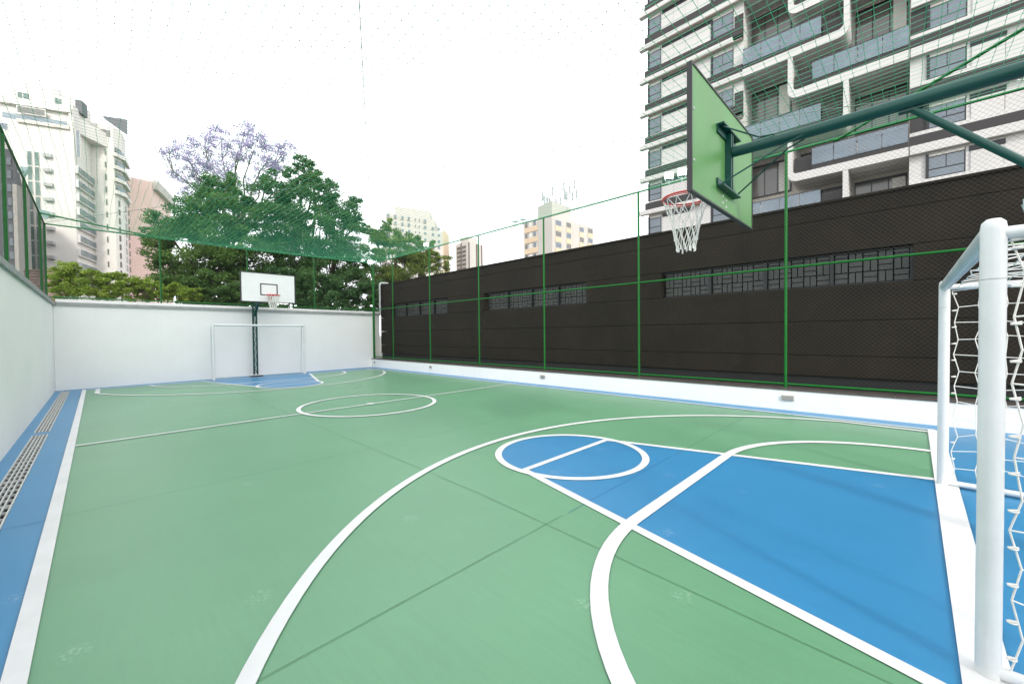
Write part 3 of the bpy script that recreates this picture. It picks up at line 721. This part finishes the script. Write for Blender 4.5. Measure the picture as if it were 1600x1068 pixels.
for k in range(K0, K1 + 1):
    z = ZB + k * FL; even = k % 2 == 0; zn = z + FL
    # left wing: projecting ledge, charcoal band, sill, windows
    ye = 9.43 if even else 8.80
    rb('ledge', ye, 16.88, z, z + .36, AX - .42, AX - .001, M_bw, bevel=.03)
    rb('charcoal_band', 8.775, 16.40, z + .365, z + .97, AX - .30, AX - .0012, M_bdk)
    if even: rb('charcoal_band', 8.775, 9.40, z - 0.0, z + .344, AX - .05, AX - .0014, M_bdk); rb('charcoal_panel', 8.78, 9.38, z + .81, z + 2.0, AX - .02, AX - .0015, M_bdk)
    window(15.08, 16.16, z + 1.18, z + 2.66, 1)
    window(9.45, 10.96, z + 1.12, z + 2.66, 2)
    for q in range(4):
        rb('wall_panel', 11.06 + q * .98 + .006, 11.06 + (q + 1) * .98 - .006, z + .86, z + 2.38, AX - .045, AX - .0013, M_bw)
    rb('slot', 12.6 if not even else 11.0, 14.98, z + 2.42, z + 2.72, AX - .03, AX - .0016, M_bfr)
    rb('soffit', 8.80, 16.2, z - .03, z - .002, AX - .39, AX - .001, M_bsoff)
    # right wing
    rb('ledge', -9.0, -0.09, z, z + .52, AX - .30, AX - .001, M_bw, bevel=.03)
    rb('charcoal_band', -9.0, -0.09, z + .525, z + 1.08, AX - .22, AX - .0012, M_bdk)
    rb('sill_band', -9.0, -0.09, z + 1.085, z + 1.33, AX - .10, AX - .0013, M_bw)
    if even: rb('charcoal_panel', -0.78, -0.09, z + 1.31, z + 2.80, AX - .02, AX - .0014, M_bdk)
    window(-2.33, -0.84, z + 1.36, z + 2.74, 2)
    for q in range(5):
        rb('wall_panel', -2.50 - (q + 1) * 1.2 + .012, -2.50 - q * 1.2 - .012, z + 1.31, z + 2.40, AX - .045, AX - .0015, M_bw)
    rb('slot', -3.75, -2.45, z + 2.42, z + 2.72, AX - .03, AX - .0016, M_bfr)
    # balcony ribbons: right-hand balconies on even floors, left-hand ones on odd floors
    if even: ribbon(-0.05, 5.96, z, zn + .02, 0.52)
    else: ribbon(8.79, 2.70, z, zn + .02, 0.52)
    zs = z + .525
    ya, yb, yc = (-0.04, 4.60, 5.66) if even else (8.75, 4.10, 3.0)
    lo, hi = min(ya, yb), max(ya, yb)
    rb('charcoal_band', lo, hi, zs, zs + .42, AX - .27, AX - .20, M_bdk)
    n_ = 4; dw = (hi - lo) / n_
    for q in range(n_): rb('glass_railing', lo + q * dw + .02, lo + (q + 1) * dw - .02, zs + .30, zs + 1.40, AX - .31, AX - .285, M_bal)
    rb('handrail', lo, hi, zs + 1.40, zs + 1.44, AX - .32, AX - .27, M_bfr)
    lo2, hi2 = min(yb, yc), max(yb, yc)
    rb('charcoal_screen', lo2 + .02, hi2 - .02, zs, zs + 1.15, AX + .1, AX + .16, M_bdk)
    for q in range(5): rb('rail_bar', lo2 + q * (hi2 - lo2) / 5, lo2 + q * (hi2 - lo2) / 5 + .03, zs + 1.15, zs + 1.4, AX + .1, AX + .13, M_bfr)
    # set back glazing
    for (g0, g1, np_) in ((6.15, 8.70, 3), (3.10, 5.60, 2), (0.0, 2.55, 3)):
        gw = rb('glazing', g0, g1, z + .10, z + 2.55, AX + 2.10, AX + 2.198, M_bfr); dw = (g1 - g0 - .06) / np_
        for q in range(np_): rb('pane', g0 + .03 + q * dw + .03, g0 + .03 + (q + 1) * dw - .03, z + .16, z + 2.36, AX + 2.06, AX + 2.099, M_bgl2, gw)
    if k % 3 != 1:
        for (c0, c1) in (((6.25, 6.9), (1.7, 2.45)) if even else ((7.6, 8.6), (0.1, 0.7))): rb('curtain', c0, c1, z + .20, z + 2.34, AX + 2.03, AX + 2.055, M_blind)
    if k % 4 == 2: rb('air_conditioner', 0.25, 1.05, z + .56, z + 1.16, AX + 1.5, AX + 1.85, M_metal)
    if k % 4 == 1: rb('air_conditioner', 7.4, 8.2, z + .56, z + 1.16, AX + 1.5, AX + 1.85, M_metal)
    sl = (-.05, 5.9) if even else (2.75, 8.75)
    rb('ceiling_line', sl[0] + .4, sl[1] - .4, z - .012, z - .002, AX + 1.1, AX + 1.13, M_bfr)

# ------------------------------------------------------------------ far buildings
class Face:
    """a vertical facade plane from P to Q seen from outside (left to right)"""
    def __init__(s, P, Q):
        s.P = Vector((P[0], P[1], 0)); s.Q = Vector((Q[0], Q[1], 0)); d = s.Q - s.P; s.L = d.length; s.e = d / s.L
        s.n = Vector((s.e.y, -s.e.x, 0))
        if s.n.dot(Vector((0, 0, 0)) - s.P) < 0: s.n = -s.n
    def u(s, px):
        """u of photo column px on this face"""
        r = AX_F + AX_R * ((px - 800) / F_PX); r = Vector((r.x, r.y)); P, e = s.P, s.e
        det = r.x * (-e.y) + e.x * r.y
        t = (P.x * (-e.y) + e.x * P.y) / det
        return ((r * t) - Vector((P.x, P.y))).dot(Vector((e.x, e.y)))
    def z(s, px, py):
        p = s.P + s.e * s.u(px); d = (p - Vector((0, 0, 0))).dot(Vector((AX_F.x, AX_F.y, 0))) 
        return at(px, py, d / (AX_F.x ** 2 + AX_F.y ** 2) ** .5 / 1.0).z
    def box(s, name, u0, u1, z0, z1, o0, o1, m, parent):
        b = MB(); a = s.P + s.e * u0; c = s.P + s.e * u1
        q = [a + s.n * o0, c + s.n * o0, c + s.n * o1, a + s.n * o1]
        b.hexa([(p.x, p.y, z0) for p in q] + [(p.x, p.y, z1) for p in q]); return b.build(name, m, parent)
    def win(s, u0, u1, z0, z1, parent, glass, frame=None, fr=0.15):
        w = s.box('window', u0 - fr, u1 + fr, z0 - fr, z1 + fr, .02, .10, frame or M_bw, parent)
        s.box('pane', u0, u1, z0, z1, .102, .12, glass, w)
def pt(px, d):
    p = at(px, 528, d); return (p.x, p.y)
def hgt(px, py, d): return at(px, py, d).z
def prism_part(name, pts, z0, z1, m, parent):
    a = sum(pts[i][0] * pts[(i + 1) % len(pts)][1] - pts[(i + 1) % len(pts)][0] * pts[i][1] for i in range(len(pts)))
    b = MB(); b.prism(pts if a > 0 else pts[::-1], z0, z1); return b.build(name, m, parent)

# cream tower on the left
T = thing('apartment_tower', 'cream stepped apartment tower at the left with wall air conditioners and slanting window bays', 'building', pt(60, 92) + (0,))
Pa, Pb, Pc, Pd, Pe, Pf = pt(-75, 77.5), pt(125, 85), pt(151, 92.4), pt(186, 94.1), pt(198, 96.3), pt(205, 101)
back = [pt(200, 118), pt(-60, 105)]
zN = hgt(125, 247, 85)
prism_part('tower_body', [Pa, Pb, Pc, Pd, Pe, Pf] + back, -0.34, zN, M_cream, T)
Pb2 = Pb
prism_part('tower_body', [Pa, Pb, Pc, Pd, Pe, Pf] + back, zN, hgt(60, 192, 82), M_cream, T)
FA = Face(Pa, Pb); FA2 = Face(Pa, Pb2); FB = Face(Pb, Pc); FC_ = Face(Pc, Pd); FD = Face(Pd, Pe); FE = Face(Pe, Pf)
zt = hgt(60, 192, 82)
# set back upper terraces
def back_pts(pts, s): 
    c = Vector((sum(p[0] for p in pts) / len(pts), sum(p[1] for p in pts) / len(pts)))
    return [tuple(c + (Vector(p) - c) * s) for p in pts]
up = [Pa, Pb2, Pd, Pe] + back
u1 = back_pts(up, .955)
zc2 = hgt(170, 200, 94)
prism_part('tower_shoulder', [pt(118, 85.2), Pb, Pc, Pd, Pe, Pf] + [pt(200, 118), pt(120, 112)], zt + .01, zc2, M_cream, T)
FA2.box('terrace_glass', FA2.u(15), FA2.u(115), zt, zt + 1.15, -.25, -.12, M_bal, T)
prism_part('upper_storey', back_pts(up, .93), zt, zt + 3.2, M_cream, T)
FA2.box('roof_slab', FA2.u(5), FA2.u(119), zt + 3.2, zt + 4.5, -7, -.3, M_cream, T)
FA2.win(FA2.u(40), FA2.u(82), zt + 1.5, zt + 2.7, T, M_bgl2)
for (a, c) in ((20, 34), (86, 112)): FA2.box('terrace_opening', FA2.u(a), FA2.u(c), zt + 1.4, zt + 3.0, -2.6, -1.4, M_bsoff, T)
FA2.box('penthouse', FA2.u(12), FA2.u(118), zt + 4.5, zt + 7.4, -9, -3.0, M_cream, T)
FA2.box('penthouse', FA2.u(30), FA2.u(84), zt + 7.4, zt + 9.3, -8.5, -4.0, M_cream, T)
for (a, c) in ((25, 32), (34, 43), (84, 95)): FA2.box('pane', FA2.u(a), FA2.u(c), zt + 5.4, zt + 6.8, -2.98, -2.9, M_stair, T)
FA2.box('mansard', FA2.u(117.5), FA2.u(128), zt + 4.4, zt + 7.2, -5, -2.8, M_dktower, T)
m = MB()
for px, hh in ((18, 3.0), (84, 3.5), (50, 2.0)):
    p = FA2.P + FA2.e * FA2.u(px) - FA2.n * 5; m.tube([(p.x, p.y, zt + 7.0), (p.x, p.y, zt + 9.0 + hh)], .08, 5)
m.build('antenna', M_metal, T)
FA.box('terrace_band', FA.u(40), FA.u(120), hgt(80, 204, 84), hgt(80, 199, 84), .01, .5, M_bsoff, T)
FA.win(FA.u(-20), FA.u(24), hgt(10, 202, 80), hgt(10, 193, 80), T, M_bgl)
fl = 3.0
ztop = hgt(60, 240, 82.7)
for px0, px1 in ((53, 59.5), (64, 70.5)):
    for k in range(10):
        FA.win(FA.u(px0), FA.u(px1), ztop - (k + 1) * fl + .25, ztop - k * fl - .1, T, M_stair, M_pale, .08)
for k in range(8):
    zc = hgt(85, 247 + 22.3 * k, 83.5); u = FA.u(85.5)
    ac = FA.box('air_conditioner', u - .65, u + .65, zc - .35, zc + .35, .02, .8, M_metal, T); FA.box('grille', u - .5, u + .5, zc - .25, zc + .2, .802, .83, M_grey, ac)
FA.win(FA.u(129.5), FA.u(134.5), hgt(131, 247, 85), hgt(131, 206, 85), T, M_bgl, M_pale, .1)
for k in range(9):
    z0 = hgt(125, 271 + 21.4 * k, 85) - .0
    FB.box('window_band', .15, FB.L - .1, z0 - .1, z0 + 1.55, .02, .5, M_bw, T)
    w = FB.box('window', .3, FB.L - .4, z0 + .15, z0 + 1.35, .501, .54, M_bgl, T)
    FB.box('opening', .3, FB.L * .42, z0 + .18, z0 + .9, .545, .57, M_stair, w); FB.box('opening', FB.L * .8, FB.L - .45, z0 + .18, z0 + 1.3, .545, .57, M_stair, w)
for k in range(11):
    z0 = hgt(173, 218 + 19.3 * k, 93.3)
    FC_.win(FC_.u(172.6), FC_.u(174.6), z0 - .9, z0 + .3, T, M_stair, M_pale, .08)
for k in range(4):                                  # rounded balconies on the right corner
    z0 = hgt(195, 241 + 18.8 * k, 96)
    for Fc in (FD, FE):
        Fc.box('balcony_floor', -.3, Fc.L + .3, z0 - 1.7, z0 - .9, .02, .7, M_cream, T); Fc.box('balcony_glass', .2, Fc.L - .1, z0 - .9, z0 - .1, .5, .6, M_bal, T)
        Fc.box('opening', .3, Fc.L - .2, z0 - .8, z0 + .6, .02, .06, M_bgl2, T)
for k in range(14):
    z0 = hgt(192, 318 + 13.4 * k, 95.5)
    FD.box('window', FD.L * .42, FD.L * .62, z0 - 1.0, z0 + .35, .02, .08, M_bgl2, T); FE.box('window', FE.L * .5, FE.L * .75, z0 - 1.2, z0 + .2, .02, .08, M_bgl2, T)
b = MB()
pA, pB, pC = at(161, 181, 95), at(199.5, 187, 97.5), at(199.5, 212, 97.5)
qA, qB, qC = at(163, 184, 99), at(199.5, 190, 101), at(199.5, 212, 101)
b.hexa([(pA.x, pA.y, pA.z - .3), tuple(pC), tuple(qC), (qA.x, qA.y, qA.z - .3), tuple(pA), tuple(pB), tuple(qB), tuple(qA)]); b.build('roof_fin', M_dktower, T)
FC_.win(FC_.u(153), FC_.u(182), zc2 - 2.6, zc2 - 1.2, T, M_bgl2, M_cream, .05)
FA2.win(FA2.u(123.2), FA2.u(124.6), zc2 - 2.4, zc2 - 1.2, T, M_bgl2, M_cream, .05)

# dark tower seen through the left fence
D = thing('office_tower', 'charcoal tower with rows of small windows behind the left fence', 'building', pt(-10, 60) + (0,))
d0, d1, d2 = pt(-110, 56), pt(30, 60), pt(52, 70)
prism_part('tower_body', [d0, d1, pt(44, 75), pt(-95, 72)], -0.34, hgt(20, 232, 59), M_dktower, D)
FDk = Face(d0, d1)
for k in range(9):
    z0 = hgt(15, 250 + 21 * k, 59)
    for px in (10, 20): FDk.win(FDk.u(px + .5), FDk.u(px + 7), z0 - .6, z0 + .5, D, M_bgl, M_dktower, .06)
FDk.box('pale_pier', FDk.u(29.5), FDk.u(36), -0.34, hgt(30, 290, 60), -3, .3, M_pale, D)

# brick-tiled house roof behind the left wall
Hh_ = thing('house', 'small house with weathered brown tiled roof behind the left wall', 'house', pt(60, 24) + (0,))
h0, h1 = pt(20, 22), pt(104, 25); hb = [pt(98, 32), pt(28, 30)]
prism_part('wall', [h0, h1] + hb, -0.34, hgt(70, 462, 24), M_orange, Hh_)
e0, e1 = at(18, 470, 21.8), at(106, 466, 24.8); r0_, r1_ = at(40, 424, 26), at(96, 424, 28)
nrow, ncol = 9, 16
for i in range(nrow):
    b = MB()
    for j in range(ncol):
        def S(u, v): return e0.lerp(e1, u).lerp(r0_.lerp(r1_, u), v)
        u0, u1_ = j / ncol, (j + .93) / ncol; v0, v1 = i / nrow, (i + 1.12) / nrow; up_ = Vector((0, 0, .05))
        q = [S(u0, v0), S(u1_, v0), S(u1_, v1), S(u0, v1)]
        b.hexa([q[0], q[1], q[2] - up_, q[3] - up_, q[0] + up_, q[1] + up_, q[2], q[3]])
    b.build('tile_row', M_tile, Hh_)
b = MB(); b.tube([r0_, r1_], .14, 8); b.build('ridge', M_tile, Hh_)

# pink building
Pk = thing('apartment_building', 'plain pink building beyond the cream tower with stained side wall', 'building', pt(240, 115) + (0,))
k0, k1, k2 = pt(203, 112), pt(244, 116), pt(272, 132)
prism_part('block', [k0, k1, k2, pt(225, 140)], -0.34, hgt(225, 281, 114), M_pink, Pk)
FK1, FK2 = Face(k0, k1), Face(k1, k2)
FK2.box('crown', .5, FK2.L, hgt(250, 300, 118), hgt(250, 286, 118), .02, 1.2, M_pale, Pk)
for k in range(11):
    z0 = hgt(207, 322 + 12.5 * k, 112.5); FK1.win(FK1.u(206.2), FK1.u(208.2), z0 - .7, z0 + .7, Pk, M_bgl2, M_pink, .05)
    FK2.win(FK2.u(250), FK2.u(253), z0 - .7, z0 + .7, Pk, M_bgl2, M_pale, .05); FK2.win(FK2.u(259), FK2.u(262), z0 - .7, z0 + .7, Pk, M_bgl2, M_pale, .05)

# pale stepped building beyond the trees
S_ = thing('apartment_building', 'pale stepped apartment block rising behind the yellow green tree', 'building', pt(650, 170) + (0,))
s0, s1, s2 = pt(603, 165), pt(694, 178), pt(703, 190); sb = [pt(690, 210), pt(600, 195)]
prism_part('block', [s0, s1, s2] + sb, -0.34, hgt(640, 356, 170), M_pale, S_)
prism_part('block', [pt(605, 166), pt(682, 177), pt(690, 200), pt(606, 190)], hgt(640, 356, 170), hgt(640, 337, 170), M_pale, S_)
prism_part('block', [pt(620, 168), pt(675, 176), pt(682, 198), pt(625, 190)], hgt(640, 337, 170), hgt(640, 326, 171), M_pale, S_)
FS = Face(s0, s1); FS2 = Face(s1, s2)
FS2.box('apricot_side', 0, FS2.L, -0.3, hgt(700, 360, 180), .02, .2, M_orange, S_)
for r_, y in enumerate((340, 350, 360, 370, 380, 391, 402, 413)):
    for px in (608, 619, 630, 640, 651, 657, 665, 677, 686):
        if r_ == 0 and px > 670: continue
        if px in (651, 657): FS.win(FS.u(px), FS.u(px + 1.6), hgt(px, y + 4.5, 171), hgt(px, y + 1.5, 171), S_, M_bgl2, M_pale, .05)
        else: FS.win(FS.u(px), FS.u(px + 3.6), hgt(px, y + 5, 171), hgt(px, y + 1.0, 171), S_, M_bgl, M_pale, .1)

# brown striped building
Br = thing('apartment_building', 'small distant white building with brown vertical stripes', 'building', pt(735, 180) + (0,))
b0, b1, b2 = pt(714, 182), pt(733, 176), pt(756, 184)
prism_part('block', [b0, b1, b2, pt(740, 200)], -0.34, hgt(735, 381, 180), M_pale, Br); prism_part('block', [pt(721, 184), pt(734, 180), pt(747, 186), pt(736, 195)], hgt(735, 381, 180), hgt(735, 370, 180), M_pale, Br)
FB1, FB2 = Face(b0, b1), Face(b1, b2)
for k in range(6):
    z0 = hgt(722, 387 + 6.5 * k, 180)
    for px in (716, 724): FB1.win(FB1.u(px), FB1.u(px + 6), z0 - 1.1, z0 + .2, Br, M_bgl2, M_metal, .15)
for px in (733.5, 745.5, 753.5): FB2.box('stripe', FB2.u(px), FB2.u(px + 1.3), -0.3, hgt(735, 382, 180), .02, .3, M_brown, Br)
FB1.box('stripe', FB1.u(722.3), FB1.u(723.4), -0.3, hgt(724, 381, 180), .02, .3, M_brown, Br)

# apricot building with antennas
An = thing('apartment_building', 'apricot and white building with a cluster of roof antennas', 'building', pt(870, 105) + (0,))
a0, a1, a2 = pt(820, 112), pt(864, 104), pt(929, 117)
zr = hgt(864, 337, 104)
prism_part('block', [a0, a1, a2, pt(885, 130)], -0.34, zr, M_pale, An)
prism_part('block', [pt(842, 110), pt(864, 105), pt(893, 111), pt(872, 120)], zr, hgt(864, 315, 105), M_pale, An)
FA1, FA3 = Face(a0, a1), Face(a1, a2)
for k in range(7):
    zc = hgt(830, 355 + 16.4 * k, 111)
    FA1.box('apricot_panel', FA1.u(821.5), FA1.u(841.5), zc - 1.75, zc - .4, .02, .2, M_orange, An)
    for px, g_ in ((822.5, M_bgl2), (829, M_blind), (835.5, M_bgl)): FA1.win(FA1.u(px), FA1.u(px + 4), zc - .3, zc + .9, An, g_, M_bw, .1)
    zc = hgt(874, 347.5 + 17.6 * k, 105.5)
    for i_, (px, w_, d_) in enumerate(((869, 9, 105), (886, 7, 108.5), (906.5, 6.5, 112.5), (919.5, 7, 115.5))):
        zc = hgt(px + 3, (349, 353, 360, 362)[i_] + (17.2, 16.6, 15.8, 15.4)[i_] * k, d_)
        FA3.win(FA3.u(px), FA3.u(px + w_), zc - .5, zc + .75, An, (M_bgl, M_bgl2)[(k + i_) % 2], M_bw, .1)
        FA3.box('apricot_panel', FA3.u(px - .2), FA3.u(px + w_ + .2), zc - 1.9, zc - .7, .02, .15, M_orange, An)
zr2 = hgt(864, 315, 105)
m = MB(); m2 = MB()
for (px, d, y) in ((848, 110, 300), (851, 109, 305), (855, 110, 308), (863.5, 107, 291), (881.5, 110, 285), (883, 110, 298), (890, 111, 290), (898, 111.5, 281), (901, 112, 296), (886, 109, 300), (895, 111, 300), (876, 109, 308), (869, 108, 310), (859, 109, 309)):
    p = at(px, 322, d); q = at(px, y, d); m.tube([(p.x, p.y, zr2 - 1), (p.x, p.y, q.z)], .07, 5)
    for zz in (q.z - .6, q.z - 1.8):
        if zz > zr2: m2 = MB(); m2.box(p.x - .2, p.x + .2, p.y - .2, p.y + .2, zz - .5, zz + .5); m2.build('antenna_panel', M_metal, An)
m.build('antenna_mast', M_metal, An)
m = MB()
for (pxa, pxb, d) in ((850, 873, 108.5),):
    p, q = at(pxa, 318, d), at(pxb, 318, d)
    for zz in (0.2, .9, 1.6): m.tube([(p.x, p.y, zr2 + zz), (q.x, q.y, zr2 + zz)], .06, 5)
m.build('roof_railing', M_metal, An)

# ------------------------------------------------------------------ trees and shrubs
def leaf_mesh(name, centres, nrm, size, m, parent, tint, aspect=0.55):
    """one small folded leaf card per centre"""
    n = len(centres)
    t = rng.normal(size=(n, 3)); t -= nrm * (t * nrm).sum(1)[:, None]; t /= np.linalg.norm(t, axis=1)[:, None] + 1e-9
    w = np.cross(nrm, t); s = size[:, None]
    v = np.empty((n, 4, 3))
    v[:, 0] = centres - t * s * .5; v[:, 2] = centres + t * s * .5
    v[:, 1] = centres + w * s * aspect * .5 + nrm * s * .12; v[:, 3] = centres - w * s * aspect * .5 + nrm * s * .12
    me = bpy.data.meshes.new(name)
    me.vertices.add(n * 4); me.vertices.foreach_set('co', v.reshape(-1))
    me.loops.add(n * 4); me.loops.foreach_set('vertex_index', np.arange(n * 4, dtype=np.int32))
    me.polygons.add(n); me.polygons.foreach_set('loop_start', np.arange(0, n * 4, 4, dtype=np.int32)); me.polygons.foreach_set('loop_total', np.full(n, 4, dtype=np.int32))
    me.update(); me.validate()
    a = me.attributes.new('tint', 'FLOAT', 'FACE'); a.data.foreach_set('value', tint.astype(np.float32))
    me.materials.append(m)
    o = bpy.data.objects.new(name, me); C.objects.link(o); put(o, parent); return o

def limb(m, a, b, r0, r1, wob=0.12, n=5):
    a, b = Vector(a), Vector(b); L = (b - a).length; P = []
    for i in range(n + 1):
        f = i / n; q = a.lerp(b, f)
        if 0 < i < n: q += Vector(rng.normal(0, wob * L * .25, 3)) * Vector((1, 1, .5))
        P.append(q)
    m.tube(P, [r0 + (r1 - r0) * i / n for i in range(n + 1)], 7)
    return P

def tree(name, label, cat, base, clusters, leaves, size, m, trunk_r=.25, fork=.35, group=None, density=1.0, flower=None, clump=0.30, crown_name='crown'):
    """clusters: (photo x, photo y, radius px, depth)"""
    t = thing(name, label, cat, base, group)
    cl = []
    for (px, py, rp, d) in clusters: cl.append((np.array(at(px, py, d)), rp / F_PX * d))
    base = Vector(base); top = max(c[0][2] for c in cl)
    mean = np.mean([c[0] for c in cl], axis=0); low = min(c[0][2] - c[1] for c in cl)
    fk = Vector((base.x * .6 + mean[0] * .4, base.y * .6 + mean[1] * .4, base.z + (mean[2] - base.z) * fork))
    m_ = MB(); limb(m_, base, fk, trunk_r, trunk_r * .75, .05)
    Cs, Ns, Ts = [], [], []; wts = np.array([c[1] ** 2 for c in cl]); wts /= wts.sum()
    sun_v = np.array(to_sun)
    for (c, r), w in zip(cl, wts):
        P = limb(m_, fk, Vector(c), trunk_r * .45, trunk_r * .10, .16)
        for _ in range(4):
            d = rng.normal(size=3); d /= np.linalg.norm(d); limb(m_, P[-2], Vector(c + d * r * .8), trunk_r * .12, .012, .15, 3)
        nl = int(leaves * w * density); nsub = max(6, int(22 * density ** .5)); per = max(4, nl // nsub)
        for _ in range(nsub):
            d = rng.normal(size=3); d /= np.linalg.norm(d)
            sc = c + d * r * (rng.uniform(.25, 1.0) ** .6) * np.array([1, 1, .85]); sr = r * clump * rng.uniform(.6, 1.3)
            p = rng.normal(size=(per, 3)); p /= np.linalg.norm(p, axis=1)[:, None]
            p = sc + p * sr * (rng.uniform(.1, 1, (per, 1)) ** .5) * np.array([1.15, 1.15, .7])
            nn = rng.normal(size=(per, 3)) * .8 + np.array([0, 0, .9]); nn /= np.linalg.norm(nn, axis=1)[:, None]
            Cs.append(p); Ns.append(nn); Ts.append(np.clip(rng.normal(.42, .2, per) + rng.normal(0, .16), 0, 1))
    m_.build('trunk', M_bark, t, True)
    Cs, Ns, Ts = np.concatenate(Cs), np.concatenate(Ns), np.concatenate(Ts)
    keep = Cs[:, 2] > 0.1; Cs, Ns, Ts = Cs[keep], Ns[keep], Ts[keep]
    leaf_mesh(crown_name, Cs, Ns, rng.uniform(.7, 1.3, len(Cs)) * size, m, t, Ts)
    return t
def gp(px, d): p = at(px, 528, d); return (p.x, p.y, -0.35)

jac = tree('jacaranda_tree', 'tall jacaranda with sparse lilac blossom and bare grey branches above the green trees', 'tree', gp(388, 31),
     [(258, 240, 14, 31), (285, 238, 20, 31.5), (300, 258, 20, 30), (318, 225, 24, 31), (345, 215, 22, 32), (383, 202, 16, 31), (372, 235, 24, 30), (400, 225, 22, 31), (425, 240, 22, 31.5), (447, 232, 14, 32),
      (335, 255, 24, 31), (300, 285, 18, 31), (275, 270, 16, 32), (350, 280, 22, 30), (415, 262, 20, 31), (440, 258, 16, 32), (290, 305, 14, 31), (395, 290, 18, 32)],
     18000, .12, M_flower, .22, .62, clump=.36, crown_name='blossom')
tree('broadleaf_tree', 'large dark green tree on the left behind the far fence, under the lilac tree', 'tree', gp(330, 24),
     [(258, 352, 28, 24), (246, 392, 24, 24.5), (288, 340, 32, 23), (318, 318, 22, 24), (340, 300, 30, 24), (372, 300, 30, 25), (330, 350, 42, 23.5), (372, 345, 44, 24), (290, 385, 42, 23.5), (335, 400, 46, 23), (262, 420, 28, 24), (300, 435, 38, 24), (350, 440, 40, 23), (390, 395, 44, 24), (395, 440, 36, 24), (233, 365, 14, 24.5)],
     84000, .125, M_leafA, .30)
tree('broadleaf_tree', 'tallest dark green tree right of the lilac tree, with a pointed top', 'tree', gp(480, 27),
     [(472, 252, 15, 27), (462, 275, 20, 27), (488, 268, 18, 27), (482, 295, 28, 26.5), (430, 300, 34, 26), (455, 330, 44, 26), (505, 300, 26, 27), (522, 330, 34, 26.5), (552, 328, 22, 27), (560, 350, 16, 27), (500, 355, 44, 26), (545, 375, 30, 26.5), (430, 375, 44, 26), (470, 400, 46, 26), (520, 410, 40, 26), (555, 415, 30, 26), (440, 440, 38, 25.5), (490, 450, 36, 25.5), (535, 452, 32, 25.5), (410, 340, 34, 26)],
     95000, .13, M_leafB, .33)
tree('broadleaf_tree', 'yellow green tree at the corner, rising above the end of the dark podium', 'tree', gp(625, 29),
     [(592, 385, 26, 29), (612, 372, 22, 29), (640, 382, 26, 29), (668, 395, 22, 29.5), (690, 410, 16, 29.5), (600, 415, 30, 28.5), (632, 415, 32, 28.5), (662, 420, 28, 29), (582, 440, 28, 28.5), (612, 448, 30, 28.5), (606, 352, 12, 29.5), (580, 362, 14, 29.5)],
     48000, .125, M_leafC, .2)
tree('broadleaf_tree', 'low dark tree filling the gap behind the far backboard', 'tree', gp(455, 22),
     [(410, 455, 26, 21.5), (450, 440, 30, 22), (500, 445, 32, 22), (545, 445, 30, 22), (570, 460, 24, 22), (380, 462, 24, 21.5), (475, 472, 26, 21.5), (530, 475, 26, 21.5), (415, 482, 18, 21), (450, 486, 18, 21), (490, 489, 18, 21), (525, 490, 18, 21), (558, 488, 18, 21), (585, 480, 18, 21.5), (592, 455, 18, 22)],
     42000, .125, M_leafB, .16, .5)
tree('broadleaf_tree', 'low dark tree behind the far wall, left of the far backboard', 'tree', gp(330, 21.5),
     [(272, 440, 22, 21.5), (300, 452, 24, 21), (330, 445, 28, 21.5), (360, 455, 26, 21), (320, 468, 22, 21), (350, 470, 22, 21), (385, 470, 20, 21), (290, 470, 18, 21)],
     22000, .12, M_leafA, .14, .5)
for px, lab, cl in ((110, 'yellow green shrub behind the far wall, leftmost', [(92, 432, 18), (110, 425, 20), (128, 430, 18), (100, 452, 20), (125, 452, 20)]),
                    (160, 'yellow green shrub behind the far wall, second from left', [(150, 432, 16), (165, 440, 18), (180, 436, 16), (150, 456, 18), (175, 456, 18)]),
                    (215, 'yellow green shrub behind the far wall, before the pink building', [(200, 446, 16), (220, 442, 16), (238, 448, 14), (205, 460, 14), (228, 460, 14), (248, 460, 12)]),
                    (275, 'yellow green shrub behind the far wall, beside the large tree', [(262, 458, 14), (280, 455, 16), (300, 460, 14)])):
    tree('shrub', lab, 'shrub', gp(px, 19), [c + (19.0 + .4 * math.sin(c[0]),) for c in cl], 7000, .10, M_leafS, .06, .35, 'shrubs behind the far wall', crown_name='foliage')

# ------------------------------------------------------------------ sun blocker added out of view behind the camera, built as a tower: it keeps the hazy sun off the left and far parts of the court
Q = thing('apartment_tower', 'plain pale tower, unseen behind the camera, added to shade the left half of the court', 'building', (-29, -30, 0))
m = MB(); m.box(-46, -13.4, -32, -28, -0.34, 44); m.build('tower_body', M_cream, Q)
FQ = Face((-46, -28), (-13.4, -28))
for k in range(13):
    for j in range(7):
        FQ.win(2.5 + j * 4.6, 4.6 + j * 4.6, 3 + k * 3.1, 4.5 + k * 3.1, Q, M_bgl2)
